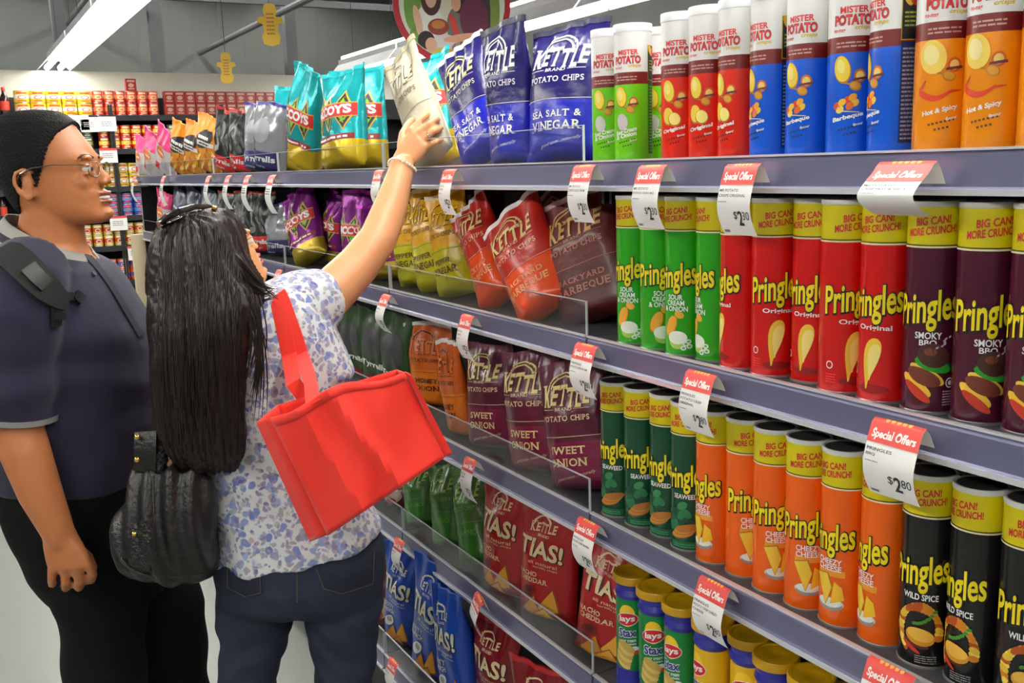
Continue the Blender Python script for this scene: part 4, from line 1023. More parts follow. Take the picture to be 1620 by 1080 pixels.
# bottles at the dark end of the wall
def bottle(cap, lab):
    t = empty('sauce_bottle'); dk = mat('dark_sauce', (44, 22, 18), .2); 
    m_ = MB(); m_.lathe([(.03, 0), (.036, .004), (.037, .05), (.037, .13), (.03, .16), (.014, .19), (.013, .215)], dk, 16); m_.build('glass_body', t, True)
    m_ = MB(); m_.lathe([(.0155, .21), (.0165, .212), (.0165, .238), (.014, .241)], ink(cap), 12); m_.build('cap', t, True)
    m_ = MB(); m_.lathe([(.0376, .045), (.0378, .047), (.0378, .12), (.0376, .122)], ink(lab), 16, cap0=False, cap1=False); m_.build('paper_label', t, True)
    return t
b1 = bottle((214, 50, 40), (206, 60, 30)); n = 0
for row, pxs in ((0, (-24, -6, 10)), (4, (-30, -12, 6, 24)), (3, (-30, -12, 6))):
    for px in pxs:
        o = b1 if n == 0 else dup(b1); n += 1
        p = on_y(px, ROWY[row], YS + .03); o.location = (p[0], YS + .07, on_y(130, ROWY[row], YS)[2] + .0005)
        tag(o, ['dark sauce bottle with red cap on the top wall shelf', '', '', 'dark sauce bottle with red cap on the fourth wall shelf behind the man', 'dark sauce bottle with red cap on the fifth wall shelf behind the man'][row], 'bottle', 'sauce bottles on wall shelf %d' % (row + 1))
# white price cards on the wall shelves
for k, (x, y, lab) in enumerate(((118, 194, 'wide white price card beside the man\'s hair on the top wall shelf'), (142, 197, 'white price card under the yellow tins, next to a wide card'), (170, 196, 'white price card under the red tins on the top wall shelf'), (172, 246, 'white price card on the second wall shelf'), (188, 353, 'white price card on the fourth wall shelf'), (216, 400, 'white price card on the fifth wall shelf'))):
    p = on_y(x, y, YS - .004); w = .075 if k else .12
    t = empty('price_card', p); m_ = MB(); m_.box(-w, w, 0, .003, -.065, .065, M_paper); m_.build('card', t)
    m_ = MB(); m_.box(-w, w, -.001, 0, .045, .065, M_tagred if k > 2 else ink((226, 210, 206))); m_.build('header_band', t)
    p_ = Print(); p_.lines(-w * .7, -.02, w * .5, .03, 3, ink((150, 150, 156)), 1, k); link_mesh('printed_text', p_.mesh('printed_text', lambda u, v, L: (u, -.0006, v)), t); p_.free()
    m_ = MB(); m_.box(-.02, .02, .0005, .004, .03, .065, M_ws); m_.build('clip', t)
    tag(t, lab, 'price card')

# ================================================================== hanging signs
def hang(t, x, y, z, dz):
    pass
# round family-photo sign, red rim
Ysg = 5.4
c = on_y(715, 6, Ysg); R0 = abs(on_y(800, 12, Ysg)[0] - on_y(630, 12, Ysg)[0]) / 2 * 0.98
t = empty('hanging_sign', c, math.radians(-20))
m_ = MB(); n = 48
ring = lambda r, y: [(r * math.cos(2 * math.pi * k / n), y, r * math.sin(2 * math.pi * k / n)) for k in range(n)]
m_.loft([ring(R0, -.012), ring(R0, .012)], mat('sign_red', (178, 28, 44), .4)); m_.build('red_disc', t)
p = Print(); ri = R0 * .9
p.ell(0, 0, ri, ri, ink((206, 214, 190)), 1, n=40)
def disc(x, y, rx, ry, col, L, rot=0):
    ps = []
    for k in range(20):
        a = 2 * math.pi * k / 20; q = np.array([x + rx * math.cos(a) * math.cos(rot) - ry * math.sin(a) * math.sin(rot), y + rx * math.cos(a) * math.sin(rot) + ry * math.sin(a) * math.cos(rot)])
        l = np.linalg.norm(q)
        if l > .985: q = q / l * .985
        ps.append((q[0] * ri, q[1] * ri))
    p.poly(ps, ink(col), L)
for a in [(-.75, -.05, .16, .45, (110, 150, 60), 2), (-.12, .1, .1, .5, (214, 206, 180), 2), (-.62, -.55, .2, .2, (130, 160, 80), 2), (.78, -.1, .12, .5, (120, 140, 60), 2), (.62, -.1, .1, .75, (60, 50, 46), 3),
    (-.45, -.35, .26, .34, (226, 222, 216), 3), (-.40, .12, .2, .34, (70, 42, 34), 4), (-.40, .12, .11, .2, (214, 170, 140), 5), (-.66, -.3, .07, .28, (220, 176, 146), 5, .2), (-.28, -.42, .2, .15, (140, 60, 40), 7), (-.28, -.38, .13, .08, (190, 120, 60), 8),
    (.08, -.42, .2, .36, (108, 110, 104), 4), (.12, .02, .13, .2, (50, 34, 30), 5), (.07, .0, .09, .15, (214, 160, 130), 6), (.40, -.28, .27, .42, (104, 42, 66), 6), (.32, .28, .16, .22, (46, 30, 28), 7), (.25, .22, .1, .15, (206, 150, 120), 8), (.16, -.62, .36, .07, (216, 160, 128), 8, .12), (.02, -.4, .06, .22, (206, 60, 50), 7, .3),
    (-.18, -.72, .3, .16, (214, 206, 204), 5), (-.52, -.66, .16, .17, (40, 28, 26), 6), (-.43, -.74, .11, .13, (212, 164, 136), 7), (-.22, -.9, .26, .1, (206, 180, 70), 6), (.3, -.8, .34, .14, (150, 90, 80), 5)]: disc(*a[:6], *(a[6:]))
link_mesh('photo_print', p.mesh('photo_print', lambda u, v, L: (u, -.013 - .0004 * L, v)), t); p.free()
for s in (-1, 1): m_ = MB(); m_.tube([(s * R0 * .6, 0, R0 * .75), (s * R0 * .6, 0, 5.2 - c[2])], .003, M_rod, 5); m_.build('hanging_wire', t)
tag(t, 'round hanging sign with red rim and a photo of people eating', 'sign')
# small yellow cut-outs on cords
M_cut = mat('yellow_card', (206, 168, 50), .5)
for k, (x, y, Yc, sc, lab) in enumerate(((428, 40, 6.6, 1.0, 'yellow cut-out card hanging by a cord before the grey roof'), (358, 108, 8.2, .9, 'yellow cut-out card hanging low before the cream wall'))):
    c = on_y(x, y, Yc); t = empty('hanging_card', c, math.radians(-15))
    out = [(0, .14), (.035, .13), (.045, .09), (.035, .055), (.075, .05), (.085, .02), (.05, .005), (.045, -.04), (.06, -.075), (.05, -.12), (.0, -.135)]
    out = out + [(-x_, z_) for x_, z_ in reversed(out[1:-1])]
    m_ = MB(); m_.loft([[(x_ * sc, yy, z_ * sc) for x_, z_ in out] for yy in (-.006, .006)], M_cut); m_.build('card', t)
    p = Print()
    p.lines(-.025 * sc, -.06 * sc, .025 * sc, .09 * sc, 6, ink((160, 108, 40)), 1, k)
    link_mesh('printed_marks', p.mesh('printed_marks', lambda u, v, L: (u, -.0068, v)), t); p.free()
    m_ = MB(); m_.tube([(0, 0, .13 * sc), (0, 0, 5.2 - c[2])], .004, M_rod, 5); m_.build('cord', t)
    tag(t, lab, 'sign')
# ================================================================== people
def ring_pts(c, a, b, n=32, e=2.0, taper=0.0):
    """closed ring: a and b are half axes; e superellipse exponent; taper narrows the +a side"""
    out = []
    for k in range(n):
        t = 2 * math.pi * k / n; ct, st = math.cos(t), math.sin(t)
        x = math.copysign(abs(ct) ** (2 / e), ct); y = math.copysign(abs(st) ** (2 / e), st) * (1 - taper * ct)
        out.append(c + a * x + b * y)
    return out
def pxring(xl, xr, y, fd, hd, e=2.3, n=32, yr=None, taper=0.0, s=1.0):
    L, R_ = pf(xl, y, fd), pf(xr, yr if yr is not None else y, fd)
    return ring_pts((L + R_) / 2, (R_ - L) / 2 * s, FW * hd * s, n, e, taper)
class Solid:
    """closed lofts that are fused into one continuous skin"""
    def __init__(self): self.mb = MB()
    def loft(self, rings): self.mb.loft(rings, M_tmp)
    def chain(self, pts, rads, n=14):
        """tapered limb with round ends"""
        P = [np.asarray(p, float) for p in pts]; r = list(rads)
        t0 = P[1] - P[0]; t0 /= np.linalg.norm(t0); t1 = P[-1] - P[-2]; t1 /= np.linalg.norm(t1)
        pts2 = [P[0] - t0 * r[0] * .9, P[0] - t0 * r[0] * .55] + P + [P[-1] + t1 * r[-1] * .55, P[-1] + t1 * r[-1] * .9]
        self.mb.tube(pts2, [r[0] * .35, r[0] * .8] + r + [r[-1] * .8, r[-1] * .35], M_tmp, n)
    def blob(self, c, ax, n=14):
        """ellipsoid with three half-axis vectors"""
        rings = []
        for i in range(1, n):
            th = math.pi * i / n
            rings.append([np.asarray(c) + ax[2] * -math.cos(th) + (ax[0] * math.cos(2 * math.pi * k / 18) + ax[1] * math.sin(2 * math.pi * k / 18)) * math.sin(th) for k in range(18)])
        self.mb.loft(rings, M_tmp)
    def fuse(self, name, parent, m, voxel=.005, smooth=6, disp=None):
        me = self.mb.mesh('tmp'); ob = bpy.data.objects.new('tmp', me); COL.objects.link(ob)
        md = ob.modifiers.new('r', 'REMESH'); md.mode = 'VOXEL'; md.voxel_size = voxel
        ms = ob.modifiers.new('s', 'SMOOTH'); ms.factor = .5; ms.iterations = smooth
        dg = bpy.context.evaluated_depsgraph_get(); dg.update()
        out = bpy.data.meshes.new_from_object(ob.evaluated_get(dg))
        bpy.data.objects.remove(ob); bpy.data.meshes.remove(me)
        out.name = name; out.materials.clear(); out.materials.append(m)
        if disp:
            n = len(out.vertices); co = np.empty(n * 3); no = np.empty(n * 3)
            out.vertices.foreach_get('co', co); out.vertex_normals.foreach_get('vector', no)
            co = co.reshape(-1, 3); no = no.reshape(-1, 3)
            co = co + no * disp(co)[:, None]; out.vertices.foreach_set('co', co.ravel()); out.update()
        out.polygons.foreach_set('use_smooth', [True] * len(out.polygons))
        o = bpy.data.objects.new(name, out); COL.objects.link(o); o.parent = parent
        return o
from mathutils.bvhtree import BVHTree
PLACED = {}
def surf_of(*obs):
    """finds the point of a surface that a pixel of the photograph looks at, and its normal"""
    V = []; F = []
    for o in obs:
        k = len(V); mw = PLACED.get(o.name, Matrix.Identity(4)); V += [tuple(mw @ v.co) for v in o.data.vertices]; F += [tuple(k + i for i in p.vertices) for p in o.data.polygons]
    bv = BVHTree.FromPolygons(V, F)
    def fn(x, y, off=0.0):
        d = Vector(ray(x, y)).normalized(); h = bv.ray_cast(Vector((0, 0, HC)), d)
        if h[0] is None: return pf(x, y, 2.0), -FW
        n = np.array(h[1]); n = n if float(n @ np.array(d)) < 0 else -n
        return np.array(h[0]) + n * off, n
    return fn
def ribbon(pts, w, nrm, m, th=.006):
    """flat strap along a path; w width, nrm outward normals"""
    P = [np.asarray(p, float) for p in pts]; rows = []
    for i, p in enumerate(P):
        t = P[min(i + 1, len(P) - 1)] - P[max(i - 1, 0)]; t /= np.linalg.norm(t)
        nn = np.asarray(nrm[i] if hasattr(nrm[0], '__len__') else nrm, float); s = np.cross(t, nn); s /= np.linalg.norm(s); nn = np.cross(s, t)
        ww = w[i] if hasattr(w, '__len__') else w
        rows.append([p + s * ww / 2 + nn * th / 2, p - s * ww / 2 + nn * th / 2, p - s * ww / 2 - nn * th / 2, p + s * ww / 2 - nn * th / 2])
    mb = MB(); mb.loft(rows, m); return mb
M_tmp = mat('skin', (198, 134, 92), 0.45, sss=0.12, bump=.04, bscale=250, var=.06, vscale=14)
M_skin_m = mat('tanned_skin', (186, 116, 70), 0.42, sss=0.12, bump=.04, bscale=250, var=.06, vscale=14)
M_skin_w = mat('fair_skin', (224, 160, 112), 0.42, sss=0.15, bump=.03, bscale=250, var=.05, vscale=14)

def hand(S, wrist, d, side, back, width, curls, spread=0.0, thumb=(.5, .4), sc=1.0, flen=(.072, .080, .075, .060)):
    """palm and five fingers; d: towards the knuckles, side: towards the thumb, back: out of the back of the hand"""
    d = d / np.linalg.norm(d); side = side - d * float(side @ d); side /= np.linalg.norm(side)
    back = np.cross(d, side) if float(np.cross(d, side) @ back) > 0 else -np.cross(d, side)
    pl = .088 * sc
    rings = []
    for s, w, th in ((-.012, .52, .019), (.012, .62, .018), (.04, .86, .017), (.068, 1.0, .0155), (.088, .98, .0135)):
        rings.append(ring_pts(wrist + d * s * sc, side * width / 2 * w, back * th * sc, 20, 2.8))
    S.loft(rings)
    tips = []
    for k in range(4):
        o = (1.5 - k) / 1.5
        base = wrist + d * (pl - .006 - .007 * abs(o - .3)) * sc / 1.0 + side * o * width * .375 + back * .001
        a = curls[k]; L = flen[k] * sc; r = .0088 * sc * (1 - .05 * k)
        dirv = d * math.cos(a[0]) - back * math.sin(a[0]) + side * spread * o; dirv /= np.linalg.norm(dirv)
        p1 = base + dirv * L * .48
        ang = a[0] + a[1]; d2 = d * math.cos(ang) - back * math.sin(ang) + side * spread * o; d2 /= np.linalg.norm(d2); p2 = p1 + d2 * L * .30
        ang += a[2]; d3 = d * math.cos(ang) - back * math.sin(ang) + side * spread * o; d3 /= np.linalg.norm(d3); p3 = p2 + d3 * L * .22
        S.chain([base - d * .012, base, (base + p1) / 2, p1, p2, p3], [r * 1.02, r * 1.08, r * .98, r * 1.0, r * .9, r * .78], 12)
        S.blob(base + back * .004, (d * .009 * sc, side * .008 * sc, back * .007 * sc), 8)
        tips.append((base, p1, p2, p3))
    tb = wrist + d * .022 * sc + side * width * .36 - back * .004
    td = d * math.cos(thumb[0]) + side * math.sin(thumb[0]) - back * thumb[1]; td /= np.linalg.norm(td)
    t2 = d * math.cos(thumb[0] * .4) + side * math.sin(thumb[0] * .4) - back * thumb[1] * 1.3; t2 /= np.linalg.norm(t2)
    S.chain([tb, tb + td * .036 * sc, tb + td * .036 * sc + t2 * .03 * sc, tb + td * .036 * sc + t2 * .052 * sc], [.014 * sc, .0115 * sc, .0105 * sc, .0085 * sc], 12)
    return tips

# profile rows of a head: (row, front, back, half width), in pixels of the man's profile
HEAD = [(183.5, 78, 58, .018), (186, 98, 36, .045), (192, 110, 20, .060), (202, 122, 10, .070), (216, 131, 4, .0755), (234, 144, 0, .0775), (246, 151, 0, .0775), (254, 153.5, 0, .077), (262, 151.5, 0, .076), (272, 150, 1, .0745), (284, 152, 5, .072), (296, 156, 10, .069), (306, 160, 15, .0665), (316, 160, 20, .064), (326, 161, 26, .061), (334, 164, 33, .057), (342, 166, 44, .051), (348, 163, 58, .043), (353, 152, 76, .033)]
def head_local(y, x, s): return np.array([(x - 85) / 716.0, s, (268 - y) / 716.0])
def build_head(S, org, fwd, lft, up, sc=1.0):
    B = np.stack([fwd, lft, up], 1) * sc
    tr = lambda p: org + B @ np.asarray(p, float)
    rings = []
    for (y, xf, xb, w) in HEAD[::-1]:
        c = head_local(y, (xf + xb) / 2, 0); a = (xf - xb) / 2 / 716.0
        ring = ring_pts(c, np.array([a, 0, 0]), np.array([0, w, 0]), 36, 2.25, .16)
        rings.append([tr(p) for p in ring])
    S.loft(rings)
    H = lambda y, x, s: tr(head_local(y, x, s))
    nz = []
    for y, x, hw in ((256, 154, .006), (264, 158.5, .0075), (272, 164.5, .010), (279, 171, .0135), (285, 173.5, .0155), (291, 170, .0155), (295, 162, .012)):
        nz.append(ring_pts(H(y, (x + 140) / 2, 0), B @ np.array([(x - 140) / 2 / 716, 0, 0]), B @ np.array([0, hw, 0]), 16, 2.0, .35))
    S.loft(nz)
    for s in (-1, 1):
        S.blob(H(290, 164, s * .0125), (B @ np.array([.009, 0, 0]), B @ np.array([0, .0065, 0]), B @ np.array([0, 0, .0065])), 8)       # nostril wing
        S.blob(H(252, 148, s * .030), (B @ np.array([.009, 0, 0]), B @ np.array([0, .020, 0]), B @ np.array([0, 0, .006])), 8)          # brow ridge
        S.blob(H(290, 126, s * .034), (B @ np.array([.034, 0, 0]), B @ np.array([0, .016, 0]), B @ np.array([0, 0, .024])), 10)         # cheek
        S.blob(H(328, 104, s * .033), (B @ np.array([.060, 0, 0]), B @ np.array([0, .022, 0]), B @ np.array([0, 0, .028])), 10)         # jaw
        S.blob(H(263.5, 147, s * .031), (B @ np.array([.011, 0, 0]), B @ np.array([0, .017, 0]), B @ np.array([0, 0, .0042])), 8)      # upper lid
        S.blob(H(275.5, 146, s * .031), (B @ np.array([.011, 0, 0]), B @ np.array([0, .016, 0]), B @ np.array([0, 0, .0045])), 8)      # lower lid
        e = [H(282 + dy, 68 + dx, s * off) for dx, dy, off in ((6, -8, .076), (-2, -14, .083), (-12, -10, .089), (-15, 4, .089), (-10, 20, .085), (0, 30, .080), (5, 26, .077), (4, 18, .077))]
        S.chain(e, [.0045 * sc, .005 * sc, .0052 * sc, .0052 * sc, .005 * sc, .0068 * sc, .0058 * sc, .004 * sc], 10)
        S.blob(H(290, 68, s * .079), (B @ np.array([.011, 0, 0]), B @ np.array([0, .004, 0]), B @ np.array([0, 0, .020])), 8)
    S.blob(H(305.5, 159.5, 0), (B @ np.array([.0105, 0, 0]), B @ np.array([0, .022, 0]), B @ np.array([0, 0, .0055])), 8)
    S.blob(H(320, 160.5, 0), (B @ np.array([.0115, 0, 0]), B @ np.array([0, .020, 0]), B @ np.array([0, 0, .006])), 8)
    S.blob(H(337, 163, 0), (B @ np.array([.013, 0, 0]), B @ np.array([0, .018, 0]), B @ np.array([0, 0, .011])), 8)
    return tr, B
def face_parts(parent, tr, B, sc, lips=(150, 84, 70), brow=True):
    for s in (-1, 1):
        m_ = MB(); c = tr(head_local(269, 145.2, s * .030))
        m_.lathe([(.001, -.0115), (.006, -.0095), (.0105, -.005), (.0115, 0), (.0105, .005), (.006, .0095), (.001, .0115)], mat('eye_white', (226, 220, 210), .2), 16); ey = m_.build('eye', parent, True); ey.location = c
        m_ = MB(); f = B[:, 0] / np.linalg.norm(B[:, 0])
        ax1 = B[:, 1] / np.linalg.norm(B[:, 1]); ax2 = B[:, 2] / np.linalg.norm(B[:, 2])
        ring = [f * .0112 + (ax1 * math.cos(q) + ax2 * math.sin(q)) * .005 for q in [2 * math.pi * k / 16 for k in range(16)]]
        m_.loft([ring, [p * .9 + f * .0018 for p in ring]], mat('dark_iris', (36, 22, 16), .15)); m_.build('iris', ey, True)
        if brow:
            m_ = MB(); m_.tube([tr(head_local(252 - d_, 152.5 - k * 3.2, s * (.014 + .0085 * k))) for k, d_ in enumerate((0, 2, 3, 2.5, 0))], [.0025, .004, .004, .003, .0012], mat('dark_brow', (44, 34, 30), .7), 8); m_.build('eyebrow', parent, True)
    m_ = MB(); m_.tube([tr(head_local(y, x, s)) for y, x, s in ((313, 156, -.02), (313, 161.5, -.011), (313, 163.3, 0), (313, 161.5, .011), (313, 156, .02))], [.0015, .004, .0045, .004, .0015], mat('mouth_dark', (226, 206, 196), .3), 8); m_.build('teeth', parent, True)
    for y, x, r in ((306.5, 166, .0042), (319.5, 167, .0048)):
        m_ = MB(); m_.tube([tr(head_local(y, x - 7, -.021)), tr(head_local(y - 1, x - 1.5, -.012)), tr(head_local(y, x, 0)), tr(head_local(y - 1, x - 1.5, .012)), tr(head_local(y, x - 7, .021))], [.001, r * .8, r, r * .8, .001], mat('lip_%d' % lips[0], lips, .4), 8); m_.build('lip', parent, True)

# ------------------------------------------------------------------ the man in the polo shirt
man = empty('person', pf(150, 1400, 2.15) * np.array([1, 1, 0]))
mo = np.array(man.location)
tag(man, 'man in a navy polo shirt and black trousers watching the woman', 'person')
PM = empty('tmp_parent')                      # parts are laid out in world space, then moved under the person
def attach(o, root):
    o.parent = root; o.matrix_parent_inverse = Matrix.Translation(-Vector(root.location)); return o
class Under:
    def __init__(self, root): self.root = root
fM = 2.15
S = Solid()
org = pf(85, 268, fM)
headtr, headB = build_head(S, org, RT, FW * -1.0 if False else np.cross(UP, RT), UP, 1.0)
# neck and trunk
S.loft([pxring(38, 126, 330, fM, .062, 2.1), pxring(32, 130, 360, fM, .062, 2.1), pxring(30, 133, 385, fM, .066, 2.1), pxring(15, 140, 402, fM, .09, 2.1), pxring(-8, 160, 425, fM, .16, 2.3), pxring(-14, 175, 450, fM, .175, 2.3)])
S.loft([pxring(-8, 160, 425, fM, .16, 2.3), pxring(-20, 195, 480, fM, .18, 2.3), pxring(-12, 225, 540, fM, .17, 2.3), pxring(-5, 240, 620, fM, .165, 2.3), pxring(18, 235, 700, fM, .16, 2.3), pxring(40, 225, 770, fM, .155, 2.3), pxring(66, 225, 850, fM, .14, 2.3), pxring(95, 220, 905, fM, .11, 2.3)])
fA = 1.95
armL = [pf(38, 450, fA + .02), pf(30, 520, fA), pf(24, 600, fA - .01), pf(26, 660, fA - .01), pf(40, 715, fA - .02), pf(64, 780, fA - .03), pf(88, 832, fA - .035), pf(98, 856, fA - .035)]
S.chain(armL, [.062, .056, .050, .047, .049, .043, .034, .030], 18)
def posed_hand(S, wrist_ring, knuckles, joints, r=.0088, th=.015, back=None):
    """palm lofted from the wrist to the knuckle line; every finger given by its own joints"""
    (wc, wa, wb) = wrist_ring
    k0, k3 = np.asarray(knuckles[0]), np.asarray(knuckles[3]); kc = (k0 + k3) / 2; ka = (k0 - k3) / 2 * 1.22
    rings = []
    for s, g in ((-.12, 1.0), (.0, 1.0), (.3, 1.06), (.6, 1.05), (.85, 1.0), (1.0, .9)):
        q = max(0, s); rings.append(ring_pts(wc * (1 - s) + kc * s, (wa * (1 - q) + ka * q) * g, (wb * (1 - q) + back * th * q), 22, 2.6))
    S.loft(rings)
    for k in range(4):
        P = [np.asarray(p) for p in joints[k]]; rr = r * (1 - .06 * abs(k - 1.2))
        S.chain([P[0] * .75 + wc * .25] + P, [rr * 1.0, rr * 1.12] + [rr * 1.0] * (len(P) - 2) + [rr * .80], 12)
        S.blob(P[0] + back * .004, (back * .008, (P[1] - P[0]) / np.linalg.norm(P[1] - P[0]) * .010, np.cross(back, (P[1] - P[0]) / np.linalg.norm(P[1] - P[0])) * .008), 8)
fH_ = fA - .045
wc = pf(95, 848, fA - .035)
kpx = [(141, 894), (123, 902), (103, 904), (83, 902)]
KN = [pf(x, y, fH_) for x, y in kpx]
JN = []
for (x, y), (mx, my), (tx_, ty_) in zip(kpx, [(147, 908), (126, 920), (104, 921), (82, 916)], [(144, 918), (125, 929), (104, 930), (83, 924)]):
    JN.append([pf(x, y, fH_), pf(mx, my, fH_ + .004), pf(tx_, ty_, fH_ + .028), pf(tx_ - 3, ty_ - 8, fH_ + .048)])
posed_hand(S, (wc, RT * .034, -FW * .024), KN, JN, .0105, .015, -FW)
S.chain([pf(118, 866, fH_ + .02), pf(138, 882, fH_ + .035), pf(146, 898, fH_ + .045), pf(143, 912, fH_ + .05)], [.015, .013, .0115, .009], 12)
fB = 2.38                                     # far arm, hidden behind the trunk
S.chain([pf(70, 440, fB - .03), pf(74, 520, fB), pf(80, 610, fB + .01), pf(100, 680, fB), pf(140, 740, fB - .01), pf(170, 780, fB - .02)], [.06, .054, .048, .046, .038, .03], 16)
w2 = pf(172, 783, fB - .02); hand(S, w2, pf(200, 815, fB - .02) - w2, -UP, FW, .088, [(.4, .5, .4)] * 4, .03, (.4, .4), 1.0)
def leg_rings(spec): return [ring_pts(np.array(c), np.array(a), np.array(b), 24, 2.2) for c, a, b in spec]
def leg_px(rows, fd, hd, foot_dir, shoe_z=.09):
    rings = [pxring(xl, xr, y, fd, h, 2.2, 24) for (xl, xr, y), h in zip(rows, hd)]
    return rings
near = [(48, 215, 865), (76, 222, 915), (97, 227, 965), (106, 228, 1075)]
far = [(140, 262, 850), (170, 296, 900), (205, 322, 960), (224, 327, 1075)]
def lower_leg(rings, c0, w0, h0, c1, w1, h1, z1=.06):
    for s in (.33, .66, 1.0):
        c = c0 * (1 - s) + c1 * s; rings.append(ring_pts(c, RT * (w0 * (1 - s) + w1 * s), FW * (h0 * (1 - s) + h1 * s), 24, 2.2))
    return rings
def leg_of(px, fd, hd, foot, wid, shrink=1.0):
    rings = [pxring(a, b, y, fd, hd * q, 2.2, 24, s=shrink) for (a, b, y), q in zip(px, (1.1, 1.05, 1.0, .9))]
    a, b, y = px[-1]; c0 = (pf(a, y, fd) + pf(b, y, fd)) / 2; w0 = np.linalg.norm(pf(b, y, fd) - pf(a, y, fd)) / 2
    return lower_leg(rings, c0, w0 * shrink, hd * .9 * shrink, foot, wid * shrink, wid * shrink)
def footpoint(px, py, fd, z, dr=0.0):
    p = pf(px, py, fd) + RT * dr; p[2] = z; return p
mfoot1, mfoot2 = footpoint(160, 1075, 2.08, .07), footpoint(282, 1075, 2.26, .07)
for px, fd, ft in ((near, 2.08, mfoot1), (far, 2.26, mfoot2)):
    S.loft(leg_of(px, fd, .085, ft, .045, .8))
    S.chain([ft + UP * .03, ft + RT * .06 - UP * .02, ft + RT * .15 - UP * .035], [.045, .042, .03], 14)
attach(S.fuse('body', None, M_skin_m, .0042, 5), man)
S2 = []
n0 = set(o.name for o in COL.objects)
face_parts(None, headtr, headB, 1.0, (156, 92, 74))
# short dark hair as a thin shell over the skull
def hair_shell(tr, mask, lift, m, rows=110, cols=160):
    mb = MB(); ys = np.linspace(183.6, 352, rows)
    hr = np.array(HEAD)
    P = []
    for y in ys:
        xf, xb, w = (np.interp(y, hr[:, 0], hr[:, k]) for k in (1, 2, 3)); row = []
        for k in range(cols):
            t = 2 * math.pi * k / cols; ct, st = math.cos(t), math.sin(t)
            x = math.copysign(abs(ct) ** (2 / 2.25), ct); s = math.copysign(abs(st) ** (2 / 2.25), st) * (1 - .16 * ct)
            row.append(((xf + xb) / 2 + (xf - xb) / 2 * x, w * s, y))
        P.append(row)
    def up_(x, s, y, q):
        c = np.array([(x - 78) / 716, s, (262 - y) / 716]); l = np.linalg.norm(c); d = c / l
        return head_local(y, x, s) + d * q
    rg = random.Random(5); idx = {}; V = []; F = []
    def vid(i, j, q):
        key = (i, j % cols, q)
        if key not in idx:
            x, s, y = P[i][j % cols]; idx[key] = len(V)
            V.append(tr(up_(x, s, y, lift * (.45 + .55 * min(1, max(0, (285 - y) / 70))) * rg.uniform(.93, 1.07) if q else -.003)))
        return idx[key]
    ok = lambda i, j: 0 <= i < rows - 1 and mask(*[sum(P[a][b % cols][k] for a, b in ((i, j), (i + 1, j), (i, j + 1), (i + 1, j + 1))) / 4 for k in (0, 2)])
    for i in range(rows - 1):
        for j in range(cols):
            if not ok(i, j): continue
            F.append([vid(i, j, 1), vid(i, j + 1, 1), vid(i + 1, j + 1, 1), vid(i + 1, j, 1)])
            for (a, b), (c, d), nb in (((i, j), (i, j + 1), (i - 1, j)), ((i + 1, j), (i + 1, j + 1), (i + 1, j)), ((i, j), (i + 1, j), (i, j - 1)), ((i, j + 1), (i + 1, j + 1), (i, j + 1))):
                if nb[0] < 0: continue
                if not ok(nb[0], nb[1] % cols): F.append([vid(a, b, 1), vid(c, d, 1), vid(c, d, 0), vid(a, b, 0)])
    F.append([vid(0, j, 1) for j in range(cols)])
    mb.add(V, F, m); return mb
def man_mask(x, y):
    line = [(183, 120), (204, 121), (216, 112), (232, 103), (246, 98), (262, 94), (276, 86), (292, 80)]
    if y < 292:
        lim = np.interp(y, [q[0] for q in line], [q[1] for q in line])
        if 268 < y and 58 < x < 78 : return False
        return x < lim
    if y < 336: return x < 52 - (y - 292) * .25
    return False
M_hairm = mat('short_black_hair', (16, 14, 13), 0.6, bump=.6, bscale=260, spec=.2)
hair_shell(headtr, man_mask, .0085, M_hairm).build('hair', None, True, 2.0)
# polo shirt
M_polo = mat('navy_pique', (30, 28, 54), 0.85, bump=.12, bscale=500, sheen=.15, var=.08, vscale=6)
S = Solid()
S.loft([pxring(22, 136, 356, fM, .074, 2.2, yr=402), pxring(4, 143, 374, fM, .10, 2.2, yr=408), pxring(-14, 154, 396, fM, .145, 2.3, yr=414), pxring(-26, 168, 424, fM, .185, 2.4), pxring(-32, 186, 450, fM, .20, 2.4), pxring(-33, 206, 482, fM, .205, 2.3), pxring(-30, 232, 520, fM, .20, 2.3), pxring(-24, 247, 560, fM, .195, 2.3), pxring(-14, 256, 610, fM, .19, 2.3), pxring(-6, 258, 660, fM, .188, 2.3), pxring(2, 254, 705, fM, .185, 2.3), pxring(8, 248, 750, fM, .185, 2.3)])
def sleeve(pts, rads): S.chain(pts, rads, 22)
def arm_ring(c, t, r, s2=1.0):
    t = t / np.linalg.norm(t); a = np.cross(t, FW); a /= np.linalg.norm(a); b = np.cross(t, a)
    return ring_pts(c, a * r, b * r * s2, 24, 2.1)
def tube_rings(cs, rs, s2=1.0):
    out = []
    for i, c in enumerate(cs):
        t = cs[min(i + 1, len(cs) - 1)] - cs[max(i - 1, 0)]; out.append(arm_ring(c, t, rs[i], s2))
    return out
S.loft(tube_rings([pf(52, 418, fA + .08), pf(40, 445, fA + .03), pf(32, 500, fA), pf(28, 560, fA), pf(28, 620, fA), pf(30, 662, fA)], [.075, .085, .084, .078, .074, .073]))
S.loft(tube_rings([pf(68, 420, fB - .08), pf(70, 450, fB - .02), pf(76, 520, fB), pf(82, 600, fB), pf(86, 640, fB)], [.07, .08, .078, .07, .068]))
def polo_folds(co):
    p = (co - mo) ; u = co[:, 2]; r = co @ RT
    return .0055 * np.sin(u * 62 + r * 14 + 2.5 * np.sin(r * 9)) * np.exp(-((u - 1.17) / .11) ** 2) + .004 * np.sin(u * 30 - r * 34 + np.sin(u * 17)) * np.exp(-((u - .98) / .16) ** 2) + .0015 * np.sin(u * 24 - r * 31)
polo = S.fuse('polo_shirt', None, M_polo, .006, 8, polo_folds)
